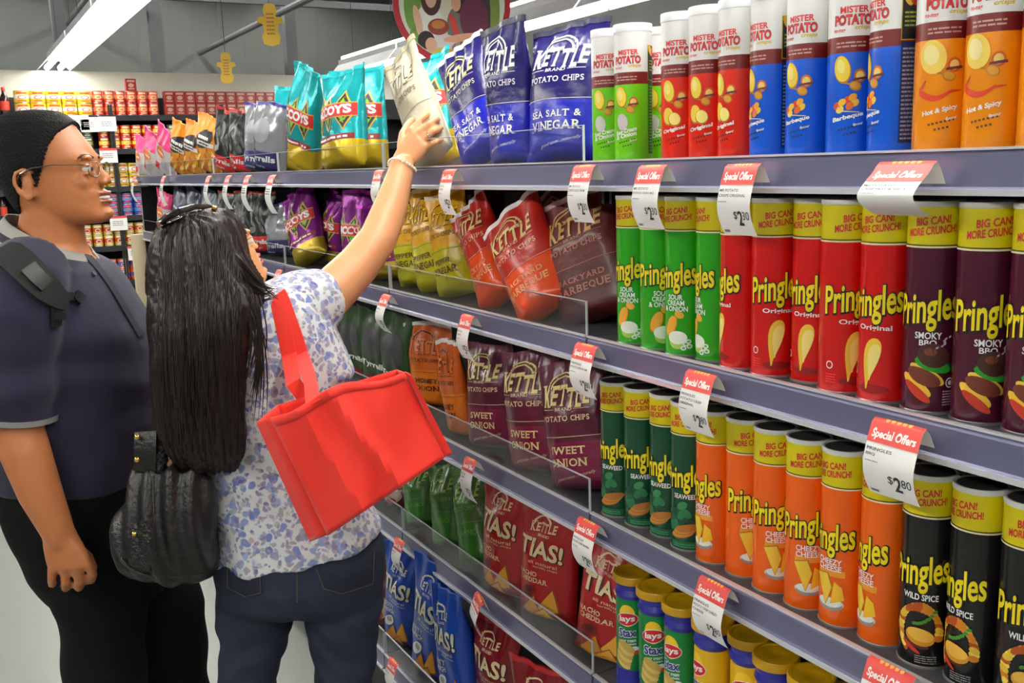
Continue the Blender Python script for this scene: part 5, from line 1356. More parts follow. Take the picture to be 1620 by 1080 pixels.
# sleeve band
M_band = mat('grey_stripe', (132, 130, 130), .7)
def cuff(cs, rs, name):
    mb = MB(); R_ = tube_rings(cs, rs); mb.loft(R_, M_band, False); return mb.build(name, None, True)
cuff([pf(30, 652, fA), pf(30, 661, fA)], [.0765, .0765], 'sleeve_stripe')
# collar, pale grey with a dark stripe
M_col = mat('grey_collar', (150, 148, 142), .7); 
for nm, a, b, e, m in (('collar', .0, .062, .0, M_col), ('collar_stripe', .026, .042, .004, mat('dark_collar_stripe', (36, 36, 50), .7))):
    mb = MB(); rows = []
    for j in range(6):
        s = a / .062 + (b - a) / .062 * j / 5; row = []
        for k in range(41):
            t = .30 + (2 * math.pi - .60) * k / 40
            fwd_, lat = math.cos(t), math.sin(t)
            rr = .081 + .046 * s ** 1.1 + e * .35
            c = pf(80, 384, fM)
            z = .066 - .046 * s * (1 + .5 * max(0, fwd_)) - .092 * (fwd_ + 1) / 2
            row.append(c + RT * fwd_ * (rr + .004) + FW * lat * rr * 1.02 + UP * z)
        rows.append(row)
    mb.grid(rows, m); o = mb.build(nm, None, True)
    md = o.modifiers.new('t', 'SOLIDIFY'); md.thickness = .003
# placket and button
BV = surf_of(polo)
pts = [(137, 404), (146, 415), (158, 430), (170, 446), (184, 468), (197, 490), (210, 512), (222, 532)]
mb = ribbon([BV(x, y, .002)[0] for x, y in pts], .026, [BV(x, y)[1] for x, y in pts], mat('dark_placket', (28, 26, 46), .8), .004); mb.build('placket', None, True, .5)
c, nn = BV(147, 434, .003); mb = MB(); mb.tube([c - nn * .002, c + nn * .0025], .0055, mat('pearl_button', (90, 84, 84), .3), 12); mb.build('button', None, True)
# trousers
M_trous = mat('black_trousers', (9, 9, 10), .85, bump=.1, bscale=400, spec=.25)
S = Solid()
S.loft([pxring(10, 246, 738, fM, .178, 2.3), pxring(18, 250, 790, fM, .178, 2.3), pxring(34, 256, 840, fM, .175, 2.3), pxring(58, 262, 890, fM, .165, 2.3), pxring(84, 262, 935, fM, .12, 2.3)])
for px, fd, ft in ((near, 2.08, mfoot1), (far, 2.26, mfoot2)): S.loft(leg_of(px, fd, .095, ft, .085))
S.fuse('trousers', None, M_trous, .007, 8, lambda co: .003 * np.sin(co[:, 2] * 40 + 12 * (co @ RT)))
mb = MB(); mb.box(-.03, .03, -.001, .001, -.05, .05, M_trous)
for i, ft in enumerate((mfoot1, mfoot2)):
    S = Solid(); S.chain([ft * np.array([1, 1, 0]) + UP * .055 - RT * .05, ft * np.array([1, 1, 0]) + UP * .05 + RT * .05, ft * np.array([1, 1, 0]) + UP * .04 + RT * .16], [.048, .046, .036], 16)
    S.fuse('shoe', None, mat('dark_leather_shoe', (40, 22, 20), .35), .006, 4)
for o in [o for o in COL.objects if o.name not in n0 and o.parent is None]: attach(o, man)

# eyeglasses
g = empty('eyeglasses', headtr(head_local(266, 158, 0))); tag(g, 'thin metal eyeglasses on the man\'s face', 'glasses'); go = np.array(g.location)
M_wire = mat('thin_metal_frame', (150, 140, 130), .25, .9)
HL_ = lambda y, x, s: headtr(head_local(y, x, s)) - go
for s in (-1, 1):
    loop = [HL_(270 + 11 * math.copysign(abs(math.sin(q)) ** .7, math.sin(q)), 160 - abs(math.cos(q) * 1.5) - (3 if math.cos(q) * 1 > 0 else 0), s * (.033 + .024 * math.cos(q))) for q in [2 * math.pi * k / 24 for k in range(24)]]
    mb = MB(); mb.tube(loop, .0011, M_wire, 6, True); mb.build('rim', g, True)
    mb = MB(); mb.add(loop, [tuple(range(24))], acrylic()); mb.build('lens', g)
    mb = MB(); mb.tube([HL_(263, 157, s * .057), HL_(263, 150, s * .068), HL_(262, 110, s * .0815), HL_(266, 80, s * .0865), HL_(274, 62, s * .0875), HL_(288, 52, s * .085)], [.0013, .0013, .0012, .0018, .002, .002], mat('dark_temple_tip', (50, 40, 36), .4) if False else M_wire, 6); mb.build('temple', g, True)
mb = MB(); mb.tube([HL_(264, 160, -.010), HL_(261, 161.5, 0), HL_(264, 160, .010)], .0011, M_wire, 6); mb.build('bridge', g, True)

# backpack: pack on his back, padded strap over the near shoulder
bp = empty('backpack', pf(-60, 600, fM)); tag(bp, 'black backpack with padded strap on the man\'s shoulder', 'backpack'); bo = np.array(bp.location)
M_pack = mat('black_nylon', (22, 21, 23), .7, bump=.15, bscale=300); M_buck = mat('black_plastic', (18, 18, 18), .35)
S = Solid()
S.loft([pxring(-120, -42, 470, fM, .13, 3), pxring(-160, -38, 500, fM, .15, 3), pxring(-170, -34, 620, fM, .16, 3), pxring(-160, -26, 740, fM, .16, 3), pxring(-130, 2, 780, fM, .15, 3), pxring(-80, 14, 795, fM, .13, 3)])
o = S.fuse('pack', bp, M_pack, .008, 8); o.location = -bo
S = Solid(); S.loft([pxring(-196, -150, 600, fM, .10, 3), pxring(-206, -150, 620, fM, .115, 3), pxring(-208, -150, 700, fM, .12, 3), pxring(-190, -145, 735, fM, .11, 3)]); o = S.fuse('outer_pocket', bp, M_pack, .008, 6); o.location = -bo
sp = [(2, 404), (20, 408), (36, 420), (52, 438), (68, 456), (84, 470), (98, 480)]
pts = [pf(-30, 432, fA + .12), pf(-16, 404, fA + .11)] + [BV(x, y, .008)[0] for x, y in sp]
nr = [-RT + UP, UP - RT * .5] + [BV(x, y)[1] for x, y in sp]
def bpart(name, mb): o = mb.build(name, bp, True, .5); o.location = -bo; return o
bpart('shoulder_strap', ribbon(pts, [.06] * 7 + [.05, .034], nr, M_pack, .013))
def on_shirt(px, off): return [BV(x, y, off)[0] for x, y in px], [BV(x, y)[1] for x, y in px]
P_, N_ = on_shirt([(44, 424), (56, 440), (68, 454)], .017); bpart('strap_label', ribbon(P_, .032, N_, M_buck, .006))
P_, N_ = on_shirt([(92, 468), (104, 468), (114, 470)], .008); bpart('webbing', ribbon(P_, .016, N_, M_pack, .005))
P_, N_ = on_shirt([(112, 466), (120, 472), (127, 478)], .010); bpart('buckle', ribbon(P_, .022, N_, M_buck, .010))
P_, N_ = on_shirt([(84, 478), (86, 490), (86, 502), (86, 516)], .006); bpart('lower_webbing', ribbon(P_, .024, N_, M_pack, .005))
P_, N_ = on_shirt([(78, 500), (86, 500), (94, 500)], .010); bpart('ladder_lock', ribbon(P_, .016, N_, M_buck, .008))
bpy.data.objects.remove(PM)
# ------------------------------------------------------------------ the woman reaching for a bag
fW = 2.0
wroot = footpoint(475, 1080, fW, 0.0)
wom = empty('person', wroot)
tag(wom, 'woman in a floral blouse and jeans reaching up to the top shelf', 'person')
n0 = set(o.name for o in COL.objects)
S = Solid()
# head turned away to the right and tilted up
hf = RT * .60 + FW * .80; tilt = math.radians(22)
hfw = hf / np.linalg.norm(hf) * math.cos(tilt) + UP * math.sin(tilt)
hup = UP * math.cos(tilt) - hf / np.linalg.norm(hf) * math.sin(tilt)
hlf = np.cross(hup, hfw)
horg = pf(338, 405, fW + .015)
wtr, wB = build_head(S, horg, hfw, hlf, hup, .88)
S.loft([pxring(318, 388, 430, fW, .05, 2.1), pxring(325, 398, 470, fW, .05, 2.1), pxring(322, 402, 500, fW, .052, 2.1), pxring(300, 430, 520, fW, .075, 2.1), pxring(300, 470, 545, fW, .09, 2.2)])
TORSO = [(345, 455, 462, .055, 446), (318, 482, 488, .075, 462), (298, 505, 515, .098, 492), (292, 522, 550, .108, 535), (296, 532, 600, .110, 592), (304, 538, 660, .110, 655), (316, 552, 720, .115, 712), (328, 574, 780, .122, 768), (336, 592, 830, .130, 808)]
S.loft([pxring(a, b, y, fW, h * .88, 2.3, yr=yr, s=.93) for a, b, y, h, yr in TORSO] + [pxring(345, 602, 870, fW, .12, 2.3, s=.95), pxring(352, 598, 930, fW, .11, 2.3, s=.95)])
# raised arm
fs = [2.06, 2.10, 2.14, 2.18, 2.22, 2.27, 2.31, 2.325]
apx = [(468, 505), (500, 484), (532, 455), (566, 420), (598, 378), (617, 330), (632, 280), (637, 262)]
arm = [pf(x, y, f) for (x, y), f in zip(apx, fs)]
S.chain(arm, [.062, .0565, .052, .0475, .0435, .0400, .0315, .0285], 20)
bag_o = [c for c in BAGW[0].children if c.name.startswith('pouch')][0]
PLACED[bag_o.name] = BAGW[0].matrix_basis.copy(); BW = surf_of(bag_o)
def on_bag(x, y, m):                          # a point in front of the cream bag, m metres from its face
    d = ray(x, y); p = BW(x, y)[0]; f_ = float((p - np.array([0, 0, HC])) @ FW)
    return pf(x, y, min(f_, 2.46) - m)
kpx = [(653, 203), (665, 208), (674, 217), (679, 231)]
mpx = [(666, 190), (680, 196), (687, 207), (689, 225)]
tpx = [(678, 180), (694, 188), (699, 202), (699, 221)]
fk = [float((on_bag(x, y, .034) ) @ FW) for x, y in kpx]
f0_ = min(max(np.mean(fk), 2.28), 2.40)
KN = [pf(x, y, f0_ + .004 * (1.5 - i)) for i, (x, y) in enumerate(kpx)]
JN = [[KN[i], on_bag(*mpx[i], .026), on_bag((mpx[i][0] + 2 * tpx[i][0]) / 3, (mpx[i][1] + 2 * tpx[i][1]) / 3, .016), on_bag(*tpx[i], .009)] for i in range(4)]
wc = pf(636, 260, f0_ + .0)
ex = pf(655, 262, f0_) - pf(615, 260, f0_); ex /= np.linalg.norm(ex)
posed_hand(S, (wc, -ex * .030, -FW * .021), KN, JN, .0086, .014, -FW * .8 - np.array([1.0, 0, 0]) * .45)
S.chain([pf(636, 232, f0_ + .01), pf(638, 212, f0_ + .03), pf(646, 198, f0_ + .05), pf(652, 190, f0_ + .06)], [.0135, .0115, .0105, .0085], 12)
tipsW = JN
# other arm hangs in front with the handbag
S.chain([pf(330, 520, fW + .01), pf(312, 560, fW), pf(300, 610, fW - .01), pf(298, 650, fW - .02), pf(290, 690, fW - .03), pf(280, 722, fW - .045)], [.050, .045, .041, .038, .033, .028], 16)
w2 = pf(279, 724, fW - .045); hand(S, w2, -UP - RT * .15, -RT, -FW, .072, [(.7, 1.1, .7)] * 4, 0.0, (.4, .5), .88)
wl = [(346, 478, 900), (343, 470, 960), (349, 452, 1020), (347, 437, 1078)]; wrl = [(474, 608, 890), (480, 604, 960), (492, 597, 1020), (501, 590, 1078)]
wfl, wfr = footpoint(388, 1078, fW, .07), footpoint(548, 1078, fW, .07)
def wleg(px, foot, sh=1.0):
    rings = [pxring(a, b, y, fW, .088 * q, 2.2, 24, s=sh) for (a, b, y), q in zip(px, (1.12, 1.0, .88, .78))]
    a, b, y = px[-1]; c0 = (pf(a, y, fW) + pf(b, y, fW)) / 2; w0 = np.linalg.norm(pf(b, y, fW) - pf(a, y, fW)) / 2
    return lower_leg(rings, c0, w0 * sh, .07 * sh, foot, .045 * sh, .05 * sh)
for px, ft in ((wl, wfl), (wrl, wfr)):
    S.loft(wleg(px, ft, .85)); S.chain([ft, ft + FW * .08 + RT * .03 - UP * .03, ft + FW * .16 + RT * .06 - UP * .045], [.036, .034, .024], 12)
attach(S.fuse('body', None, M_skin_w, .0040, 5), wom)
face_parts(None, wtr, wB, .9, (190, 96, 90))
# blouse with a printed flower pattern
def floral():
    m = bpy.data.materials.new('floral_cotton'); m.use_nodes = True; nt = m.node_tree; b = nt.nodes['Principled BSDF']; b.inputs['Roughness'].default_value = .85
    N = nt.nodes.new; L = nt.links.new
    tc = N('ShaderNodeTexCoord'); nz = N('ShaderNodeTexNoise'); nz.inputs['Scale'].default_value = 40; nz.inputs['Detail'].default_value = 2
    L(tc.outputs['Object'], nz.inputs['Vector'])
    wv = N('ShaderNodeVectorMath'); wv.operation = 'SCALE'; wv.inputs['Scale'].default_value = .022; L(nz.outputs['Color'], wv.inputs[0])
    ad = N('ShaderNodeVectorMath'); L(tc.outputs['Object'], ad.inputs[0]); L(wv.outputs[0], ad.inputs[1])
    prev = None; base = (0.72, 0.74, 0.74, 1)
    for sc, thr, c1, c2 in ((46, .40, (.06, .12, .46, 1), (.30, .40, .68, 1)), (60, .36, (.22, .18, .38, 1), (.44, .50, .44, 1)), (78, .36, (.08, .10, .32, 1), (.50, .36, .46, 1))):
        vo = N('ShaderNodeTexVoronoi'); vo.inputs['Scale'].default_value = sc; L(ad.outputs[0], vo.inputs['Vector'])
        mr = N('ShaderNodeMapRange'); mr.inputs['From Min'].default_value = thr - .05; mr.inputs['From Max'].default_value = thr + .05; mr.inputs['To Min'].default_value = .85; mr.inputs['To Max'].default_value = 0; L(vo.outputs['Distance'], mr.inputs['Value'])
        cm = N('ShaderNodeMix'); cm.data_type = 'RGBA'; cm.inputs[6].default_value = c1; cm.inputs[7].default_value = c2
        sp = N('ShaderNodeSeparateColor'); L(vo.outputs['Color'], sp.inputs[0]); L(sp.outputs[0], cm.inputs[0])
        mx = N('ShaderNodeMix'); mx.data_type = 'RGBA'; mx.inputs[6].default_value = base; L(mr.outputs[0], mx.inputs[0]); L(cm.outputs[2], mx.inputs[7])
        if prev is not None: L(prev, mx.inputs[6])
        prev = mx.outputs[2]
    L(prev, b.inputs['Base Color']); MATS['floral_cotton'] = m
    return m
M_flor = floral()
S = Solid()
S.loft([pxring(a, b, y, fW, h, 2.3, yr=yr) for a, b, y, h, yr in TORSO] + [pxring(341, 604, 868, fW, .138, 2.3, yr=826), pxring(343, 607, 889, fW, .142, 2.3, yr=842)])
S.loft(tube_rings([pf(420, 500, fW + .0), pf(455, 494, fW + .03), pf(482, 483, fW + .055), pf(505, 473, fW + .08), pf(516, 468, fW + .095)], [.068, .080, .077, .070, .064]))
S.loft([pxring(452, 524, 508, fW + .02, .07, 2.1), pxring(456, 536, 530, fW + .03, .078, 2.1), pxring(462, 550, 560, fW + .03, .08, 2.1), pxring(468, 562, 590, fW + .03, .078, 2.1), pxring(474, 552, 606, fW + .03, .06, 2.1)])
S.loft(tube_rings([pf(350, 492, fW), pf(322, 520, fW + .01), pf(305, 560, fW + .02), pf(296, 600, fW + .03)], [.06, .07, .066, .062]))
def blouse_folds(co):
    u = co[:, 2]; r = co @ RT; f = co @ FW
    return .0045 * np.sin(r * 60 + u * 22 + 2 * np.sin(u * 13)) * np.clip((1.25 - u) * 2, .2, 1) + .003 * np.sin(u * 70 + r * 30) * np.exp(-((u - .98) / .12) ** 2)
blouse = S.fuse('blouse', None, M_flor, .006, 6, blouse_folds)
# jeans
def denim():
    m = mat('dark_denim', (34, 42, 62), .8, bump=.12, bscale=500, var=.25, vscale=5); return m
S = Solid()
S.loft([pxring(350, 600, 842, fW, .128, 2.3), pxring(343, 609, 875, fW, .136, 2.3), pxring(342, 609, 905, fW, .138, 2.3), pxring(345, 607, 935, fW, .125, 2.3), pxring(352, 603, 952, fW, .10, 2.3)])
for px, ft in ((wl, wfl), (wrl, wfr)): S.loft(wleg(px, ft))
jeans = S.fuse('jeans', None, denim(), .006, 7, lambda co: 0.002 * np.sin(co[:, 2] * 95 + 9 * np.sin(co @ RT * 14)) * np.exp(-((co[:, 2] - .60) / .16) ** 2) + .002 * np.sin(co[:, 2] * 50 - 20 * (co @ RT)))
BJ = surf_of(jeans)
M_stitch = mat('tan_stitching', (96, 84, 70), .7); M_pocket = mat('dark_denim_pocket', (28, 35, 52), .85, bump=.12, bscale=500)
for pts in ([(362, 898), (362, 928), (390, 942), (414, 936), (412, 898)], [(500, 898), (512, 930), (540, 938), (588, 922), (590, 872)]):
    fine = []
    for (a, b), (c, d) in zip(pts[:-1], pts[1:]):
        for k in range(6): fine.append((a + (c - a) * k / 6, b + (d - b) * k / 6))
    fine.append(pts[-1])
    cx_, cy_ = sum(p[0] for p in pts) / 5, sum(p[1] for p in pts) / 5
    rows = [[BJ(cx_ + (x - cx_) * q, cy_ + (y - cy_) * q, .0045 if q < 1 else .001)[0] for x, y in fine] for q in (.0, .2, .4, .6, .8, .97, 1.0)]
    mb = MB(); mb.grid(rows, M_pocket); mb.build('back_pocket', None, True)
    mb = MB(); mb.tube([BJ(x, y, .0042)[0] for x, y in fine], .0009, M_stitch, 5); mb.build('pocket_stitching', None)
mb = MB(); mb.tube([BJ(470, y, .001)[0] for y in range(898, 955, 6)], .0014, M_stitch, 5); mb.build('seat_seam', None)
for i, ft in enumerate((wfl, wfr)):
    S = Solid(); g0 = ft * np.array([1, 1, 0])
    S.chain([g0 + UP * .045 - FW * .03, g0 + UP * .045 + FW * .05 + RT * .02, g0 + UP * .034 + FW * .15 + RT * .06], [.042, .040, .030], 14); S.fuse('shoe', None, mat('black_flat_shoe', (22, 20, 22), .4), .006, 4)
# long straight dark hair
M_hairw = bpy.data.materials.new('long_dark_hair'); M_hairw.use_nodes = True
_nt = M_hairw.node_tree; _b = _nt.nodes['Principled BSDF']; _b.inputs['Roughness'].default_value = .38; _b.inputs['Specular IOR Level'].default_value = .35; _b.inputs['Anisotropic'].default_value = .5
_tc = _nt.nodes.new('ShaderNodeTexCoord'); _mp = _nt.nodes.new('ShaderNodeMapping'); _mp.inputs['Scale'].default_value = (160, 160, 3); _nz = _nt.nodes.new('ShaderNodeTexNoise'); _nz.inputs['Scale'].default_value = 1.0; _nz.inputs['Detail'].default_value = 3
_nt.links.new(_tc.outputs['Object'], _mp.inputs[0]); _nt.links.new(_mp.outputs[0], _nz.inputs['Vector'])
_cr = _nt.nodes.new('ShaderNodeMix'); _cr.data_type = 'RGBA'; _cr.inputs[6].default_value = (.006, .004, .004, 1); _cr.inputs[7].default_value = (.030, .019, .016, 1)
_nt.links.new(_nz.outputs['Fac'], _cr.inputs[0]); _nt.links.new(_cr.outputs[2], _b.inputs['Base Color'])
_bp = _nt.nodes.new('ShaderNodeBump'); _bp.inputs['Strength'].default_value = .5; _bp.inputs['Distance'].default_value = .004; _nt.links.new(_nz.outputs['Fac'], _bp.inputs['Height']); _nt.links.new(_bp.outputs[0], _b.inputs['Normal'])
MATS['long_dark_hair'] = M_hairw
HR = [(304, 346, 329, 2.0, .03), (284, 362, 334, 2.0, .07), (264, 374, 348, 1.99, .095), (250, 381, 370, 1.985, .107), (243, 388, 398, 1.975, .110), (239, 400, 428, 1.96, .105), (238, 416, 452, 1.94, .095), (238, 412, 480, 1.91, .078), (238, 398, 515, 1.885, .062), (239, 388, 560, 1.87, .055), (240, 385, 610, 1.865, .052), (243, 387, 655, 1.862, .048), (250, 390, 690, 1.862, .042), (262, 388, 715, 1.864, .034), (282, 380, 735, 1.868, .024), (305, 366, 746, 1.87, .012)]
S = Solid(); S.loft([pxring(a, b, y, f, h, 2.25) for a, b, y, f, h in HR])
def strands(co):
    r = co @ RT; f = co @ FW; u = co[:, 2]; a = np.arctan2(f - 1.92, r + .63)
    k = np.clip((1.52 - u) * 5, .25, 1)
    return k * .0024 * np.sin(a * 55 + 5 * np.sin(u * 6)) + k * .0016 * np.sin(a * 118 + 3 * np.sin(u * 9 + 1)) + .003 * np.sin(a * 14 + u * 5)
hair = S.fuse('hair', None, M_hairw, .0045, 3, strands)
BHr = surf_of(hair)
rg = random.Random(11); cu = MB()
for k in range(150):
    x0 = rg.uniform(250, 380); y0 = rg.uniform(345, 520); L = rg.uniform(120, 330); dx = rg.uniform(-8, 10); off0, off1 = rg.uniform(-.001, .002), rg.uniform(-.001, .004); pts = []
    for i in range(9):
        s = i / 8; y = y0 + L * s
        if y > 744: break
        x = x0 + dx * math.sin(s * 2.2) + (4 - (x0 - 315) * .06) * s
        xl = np.interp(y, [q[2] for q in HR], [q[0] for q in HR]) + 2; xr = np.interp(y, [q[2] for q in HR], [q[1] for q in HR]) - 2
        p, n_ = BHr(min(max(x, xl), xr), y, off0 + (off1 - off0) * s); pts.append(p)
    if len(pts) > 3: cu.tube(pts, [.0012] * (len(pts) - 1) + [.0004], M_hairw, 4)
for k in range(34):                           # wisps blown over the shoulder
    a = rg.uniform(0, 1); ys = 400 + 55 * a; p0 = (372 + 18 * a, ys); p3 = (rg.uniform(418, 442), rg.uniform(452, 474)); pm = (402 + rg.uniform(-6, 6), ys + 34 + rg.uniform(-5, 8)); pts = []
    for i in range(8):
        s = i / 7; x = (1 - s) ** 2 * p0[0] + 2 * s * (1 - s) * pm[0] + s * s * p3[0]; y = (1 - s) ** 2 * p0[1] + 2 * s * (1 - s) * pm[1] + s * s * p3[1]
        pts.append(pf(x, y, 1.885 + .025 * a + .02 * s))
    cu.tube(pts, [.0016] * 5 + [.0011, .0008, .0003], M_hairw, 4)
for k in range(30):
    p0 = (rg.uniform(385, 412), rg.uniform(462, 490)); p3 = (rg.uniform(384, 424), rg.uniform(560, 680)); pts = []
    for i in range(8):
        s = i / 7; x = p0[0] + (p3[0] - p0[0]) * s + 9 * math.sin(3 * s); y = p0[1] + (p3[1] - p0[1]) * s
        pts.append(pf(x, y, 1.87 - .008 * math.sin(s * 3)))
    cu.tube(pts, [.0014] * 6 + [.0008, .0003], M_hairw, 4)
o = cu.build('loose_strands', None, True, 2.0); o['kind'] = 'stuff'
for o in [o for o in COL.objects if o.name not in n0 and o.parent is None]: attach(o, wom)

def top(name, px, py, fd, label, cat):
    t = empty(name, pf(px, py, fd)); tag(t, label, cat); return t, -np.array(t.location)
def sub(mb, name, t, off, smooth=True, ang=.6): o = mb.build(name, t, smooth, ang); o.location = off; return o
# sunglasses pushed up on her head
t, off = top('sunglasses', 310, 332, fW, 'dark sunglasses pushed up on the woman\'s hair', 'sunglasses')
M_sg = mat('dark_acetate', (26, 16, 14), .2, coat=.5); M_sl = mat('brown_tinted_lens', (34, 22, 18), .12, coat=.6)
S_ = [(250, 362, 1.93), (262, 347, 1.895), (285, 334, 1.89), (308, 328, 1.93), (330, 328, 1.98), (346, 334, 2.03)]
mb = MB(); mb.tube([pf(x, y - 1, f) for x, y, f in S_], [.003, .005, .006, .006, .005, .004], M_sg, 8); sub(mb, 'brow_bar', t, off)
for nm, xs in (('lens', ((254, 352), (268, 341), (288, 333), (292, 345), (272, 354), (256, 364))),):
    mb = MB(); P = [BHr(x, y, .009)[0] for x, y in xs]; mb.loft([P, [p - FW * .003 - UP * .001 for p in P]], M_sl); sub(mb, nm, t, off, False)
mb = MB(); mb.tube([pf(336, 329, 1.96), pf(342, 331, 1.96)], .006, mat('gold_hinge', (190, 150, 70), .3, .9), 8); sub(mb, 'hinge', t, off)
mb = MB(); mb.tube([pf(346, 333, 2.0), pf(366, 346, 2.03), pf(378, 366, 2.06), pf(384, 390, 2.08)], [.004, .004, .0035, .003], M_sg, 8); sub(mb, 'temple', t, off)
# bracelet and ring
t, off = top('bracelet', 636, 264, 2.37, 'pale beaded bracelet on the raised wrist', 'bracelet')
ax = arm[-1] - arm[-3]; ax /= np.linalg.norm(ax); e1 = np.cross(ax, FW); e1 /= np.linalg.norm(e1); e2 = np.cross(ax, e1); c = pf(636, 264, 2.322)
for k in range(26):
    q = 2 * math.pi * k / 26; p = c + (e1 * math.cos(q) + e2 * math.sin(q)) * .0325 + ax * .003 * math.sin(q * 2)
    mb = MB(); mb.lathe([(.0006, -.0036), (.0026, -.0024), (.0036, 0), (.0026, .0024), (.0006, .0036)], mat('pearl_bead', (240, 228, 214), .25), 10, p); sub(mb, 'bead', t, off)
t, off = top('finger_ring', 680, 214, 2.42, 'plain silver ring on a finger of the reaching hand', 'ring')
b0, p1 = tipsW[2][0], tipsW[2][1]; d = (p1 - b0) / np.linalg.norm(p1 - b0); e1 = np.cross(d, UP); e1 /= np.linalg.norm(e1); e2 = np.cross(d, e1); c = b0 * .5 + p1 * .5
mb = MB(); mb.tube([c + (e1 * math.cos(q) + e2 * math.sin(q)) * .0093 for q in [2 * math.pi * k / 24 for k in range(24)]], .0017, mat('silver', (220, 216, 206), .2, .9), 8, True); sub(mb, 'band', t, off)

# ------------------------------------------------------------------ red tote on her shoulder
t, off = top('tote_bag', 560, 850, 1.8, 'bright red fabric tote bag hanging from the woman\'s shoulder', 'tote bag')
M_tote = mat('red_nonwoven_fabric', (238, 44, 26), .7, bump=.15, bscale=700, sheen=.2)
fT = 1.74
TL, TR, BR, BL = (428, 660), (640, 588), (704, 722), (518, 846)
def bil(q, s, v):                              # s across, v down
    a = np.array(q[0]) * (1 - s) + np.array(q[1]) * s; b = np.array(q[3]) * (1 - s) + np.array(q[2]) * s
    return a * (1 - v) + b * v
rgT = np.random.RandomState(3)
def tote_front(s, v):
    x, y = bil((TL, TR, BR, BL), s, v)
    # top edge sags between the handles, right side is folded in
    y += 10 * math.sin(math.pi * s) * (1 - v) ** 2 * -1.0 + 6 * math.sin(3 * math.pi * s) * (1 - v) ** 3
    bul = .035 * math.sin(math.pi * min(1, s * 1.05)) * (.35 + .65 * v) 
    fo = .009 * math.sin(9 * s + 5 * v) * (1 - .5 * v) + .016 * math.exp(-((s - .42 - .22 * v) / .06) ** 2) - .020 * math.exp(-((s - .70 + .25 * v) / .07) ** 2) * v + .011 * math.exp(-((s - .2 - .1 * v) / .05) ** 2)
    return pf(x, y, fT - bul - fo + .05 * s * s)
def tote_back(s, v):
    x, y = bil(((440, 640), (628, 584), (690, 715), (508, 838)), s, v)
    return pf(x, y, fT + .085 + .02 * math.sin(math.pi * s) * v + .03 * s * s)
n = 26
F_ = [[tote_front(j / n, i / n) for j in range(n + 1)] for i in range(n + 1)]; B_2 = [[tote_back(j / n, i / n) for j in range(n + 1)] for i in range(n + 1)]
mb = MB(); mb.grid(F_, M_tote); o = sub(mb, 'front_panel', t, off); o.modifiers.new('t', 'SOLIDIFY').thickness = .0015
mb = MB(); mb.grid(B_2, M_tote); o = sub(mb, 'back_panel', t, off); o.modifiers.new('t', 'SOLIDIFY').thickness = .0015
# gussets: the near one is creased outward to the left corner
def gusset(col, mid_px, name, push):
    rows = []
    for i in range(n + 1):
        v = i / n; a, b = F_[i][col], B_2[i][col]; m = pf(mid_px[0][0] * (1 - v) + mid_px[1][0] * v, mid_px[0][1] * (1 - v) + mid_px[1][1] * v, fT + push)
        rows.append([a, a * .5 + m * .5, m, m * .5 + b * .5, b])
    mb = MB(); mb.grid(rows, M_tote); o = sub(mb, name, t, off); o.modifiers.new('t', 'SOLIDIFY').thickness = .0015
gusset(0, ((405, 668), (490, 857)), 'side_gusset', .05); gusset(n, ((650, 592), (716, 717)), 'side_gusset', .04)
mb = MB(); mb.grid([[F_[n][j] for j in range(n + 1)], [F_[n][j] * .5 + B_2[n][j] * .5 - UP * .004 for j in range(n + 1)], [B_2[n][j] for j in range(n + 1)]], M_tote); o = sub(mb, 'bottom_panel', t, off); o.modifiers.new('t', 'SOLIDIFY').thickness = .0015
mb = MB(); hem = [F_[0][j] * .999 for j in range(n + 1)]
rows = [[F_[i][j] - FW * .0018 for j in range(n + 1)] for i in (0, 1, 2)]; mb.grid(rows, M_tote); o = sub(mb, 'top_hem', t, off); o.modifiers.new('t', 'SOLIDIFY').thickness = .0015
BB = surf_of(blouse)
def strap_path(px, off_): 
    P, N_ = [], []
    for x, y in px:
        p, n_ = BB(x, y, off_); P.append(p); N_.append(n_ * .5 - FW)
    return P, N_
P, N_ = strap_path([(441, 468), (446, 478), (452, 495), (459, 515), (466, 535), (474, 560)], .006)
e1 = np.array(F_[1][8]) - FW * .004; e0 = pf(490, 598, fT + .06)
mb = ribbon([pf(436, 464, fW + .05), pf(438, 461, fW + .0)] + P + [e0, e1], [.03, .03] + [.031] * 6 + [.03, .03], [UP, UP - FW] + N_ + [-FW, -FW], M_tote, .003); sub(mb, 'strap', t, off)
P2, N2 = strap_path([(438, 474), (442, 490), (447, 512), (452, 535), (457, 560)], .003)
mb = ribbon([pf(434, 466, fW + .03)] + P2 + [pf(464, 605, fT + .09), np.array(B_2[1][6])], .03, [UP - FW * .3] + N2 + [-FW, -FW], M_tote, .003); sub(mb, 'strap', t, off)

# ------------------------------------------------------------------ black leather handbag
t, off = top('handbag', 262, 915, 1.86, 'black leather handbag with gold studs beside the woman', 'handbag')
M_leath = mat('black_leather', (26, 25, 24), .38, bump=.25, bscale=120, var=.15, vscale=10); M_gold = mat('gold_stud', (224, 190, 110), .25, .95)
fH = 1.87
S = Solid(); S.loft([pxring(216, 322, 738, fH, .030, 2.4), pxring(208, 334, 756, fH, .042, 2.4), pxring(196, 341, 790, fH, .058, 2.4), pxring(184, 345, 830, fH, .070, 2.4), pxring(180, 346, 860, fH, .074, 2.4), pxring(188, 345, 885, fH, .070, 2.4), pxring(212, 340, 904, fH, .058, 2.4), pxring(244, 326, 915, fH, .035, 2.4)])
def gathers(co):
    r = co @ RT; u = co[:, 2]; x = (r + .75)
    return .006 * np.sin(x * 150 + 4 * np.sin(u * 8)) * np.clip((u - .74) * 6, 0, 1) + .003 * np.sin(x * 90 + u * 20)
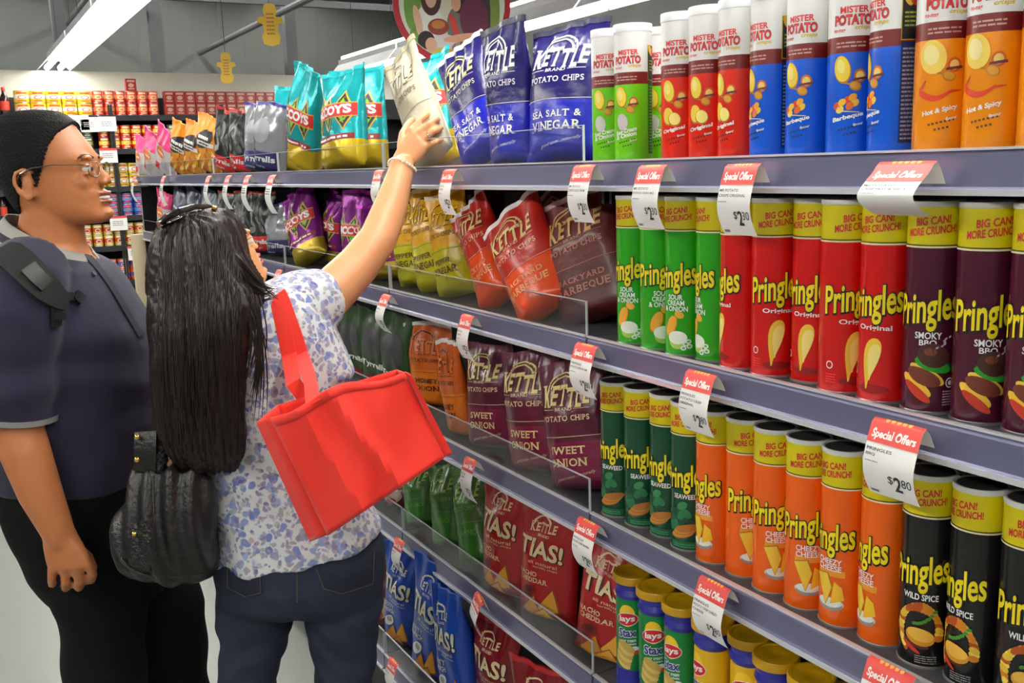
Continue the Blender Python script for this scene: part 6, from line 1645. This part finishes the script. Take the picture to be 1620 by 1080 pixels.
bagb = S.fuse('bag_body', None, M_leath, .0045, 4, gathers); bagb.parent = t; bagb.location = off
BG = surf_of(bagb)
mb = MB(); mb.tube([BG(x, y, .001)[0] for x, y in ((182, 862), (192, 886), (212, 902), (240, 911), (280, 912), (320, 908), (342, 890))], .0035, M_leath, 8); sub(mb, 'bottom_piping', t, off)
mb = MB(); mb.tube([BG(x, y, .0005)[0] for x, y in ((242, 745), (243, 780), (244, 820), (245, 860), (246, 905))], .0018, M_leath, 6); sub(mb, 'seam', t, off)
M_croc = mat('croc_leather', (22, 21, 21), .3, bump=.6, bscale=160)
px = [(205, 832), (208, 826), (218, 823), (230, 824), (236, 830), (238, 860), (240, 902), (206, 892)]
cx_, cy_ = 221, 860
mb = MB(); rows = [[BG(cx_ + (x - cx_) * q, cy_ + (y - cy_) * q, .004)[0] for x, y in px + px[:1]] for q in (0, .5, 1.0)] + [[BG(x, y, -.001)[0] for x, y in px + px[:1]]]; mb.grid(rows, M_croc); sub(mb, 'tab', t, off)
def stud(p, n_, r=.0055):
    mb = MB(); mb.tube([p - n_ * .003, p + n_ * .001, p + n_ * .0035, p + n_ * .005], [r * .9, r, r * .75, r * .25], M_gold, 12); sub(mb, 'stud', t, off)
p_, n_ = BG(213, 844, .004); stud(p_, n_)
hp = [pf(230, 744, fH - .02), pf(231, 725, fH - .025), pf(231, 700, fH - .025), pf(232, 683, fH - .015)]
mb = ribbon(hp, .043, -FW, M_leath, .012); sub(mb, 'handle_base', t, off)
for y in (691, 727): stud(pf(217, y, fH - .034), -FW, .006)
rgb_ = random.Random(2)
S = Solid(); S.chain([pf(252, 742, fH - .01), pf(256, 715, fH - .012), pf(250, 690, fH), pf(262, 660, fH + .08), pf(290, 640, fH + .13), pf(320, 670, fH + .10), pf(318, 742, fH + .02)], [.015, .014, .013, .012, .012, .012, .014], 14)
o = S.fuse('handle', None, M_croc, .004, 3, lambda co: .002 * np.sin(co[:, 2] * 420) * np.sin((co @ RT) * 420)); o.parent = t; o.location = off
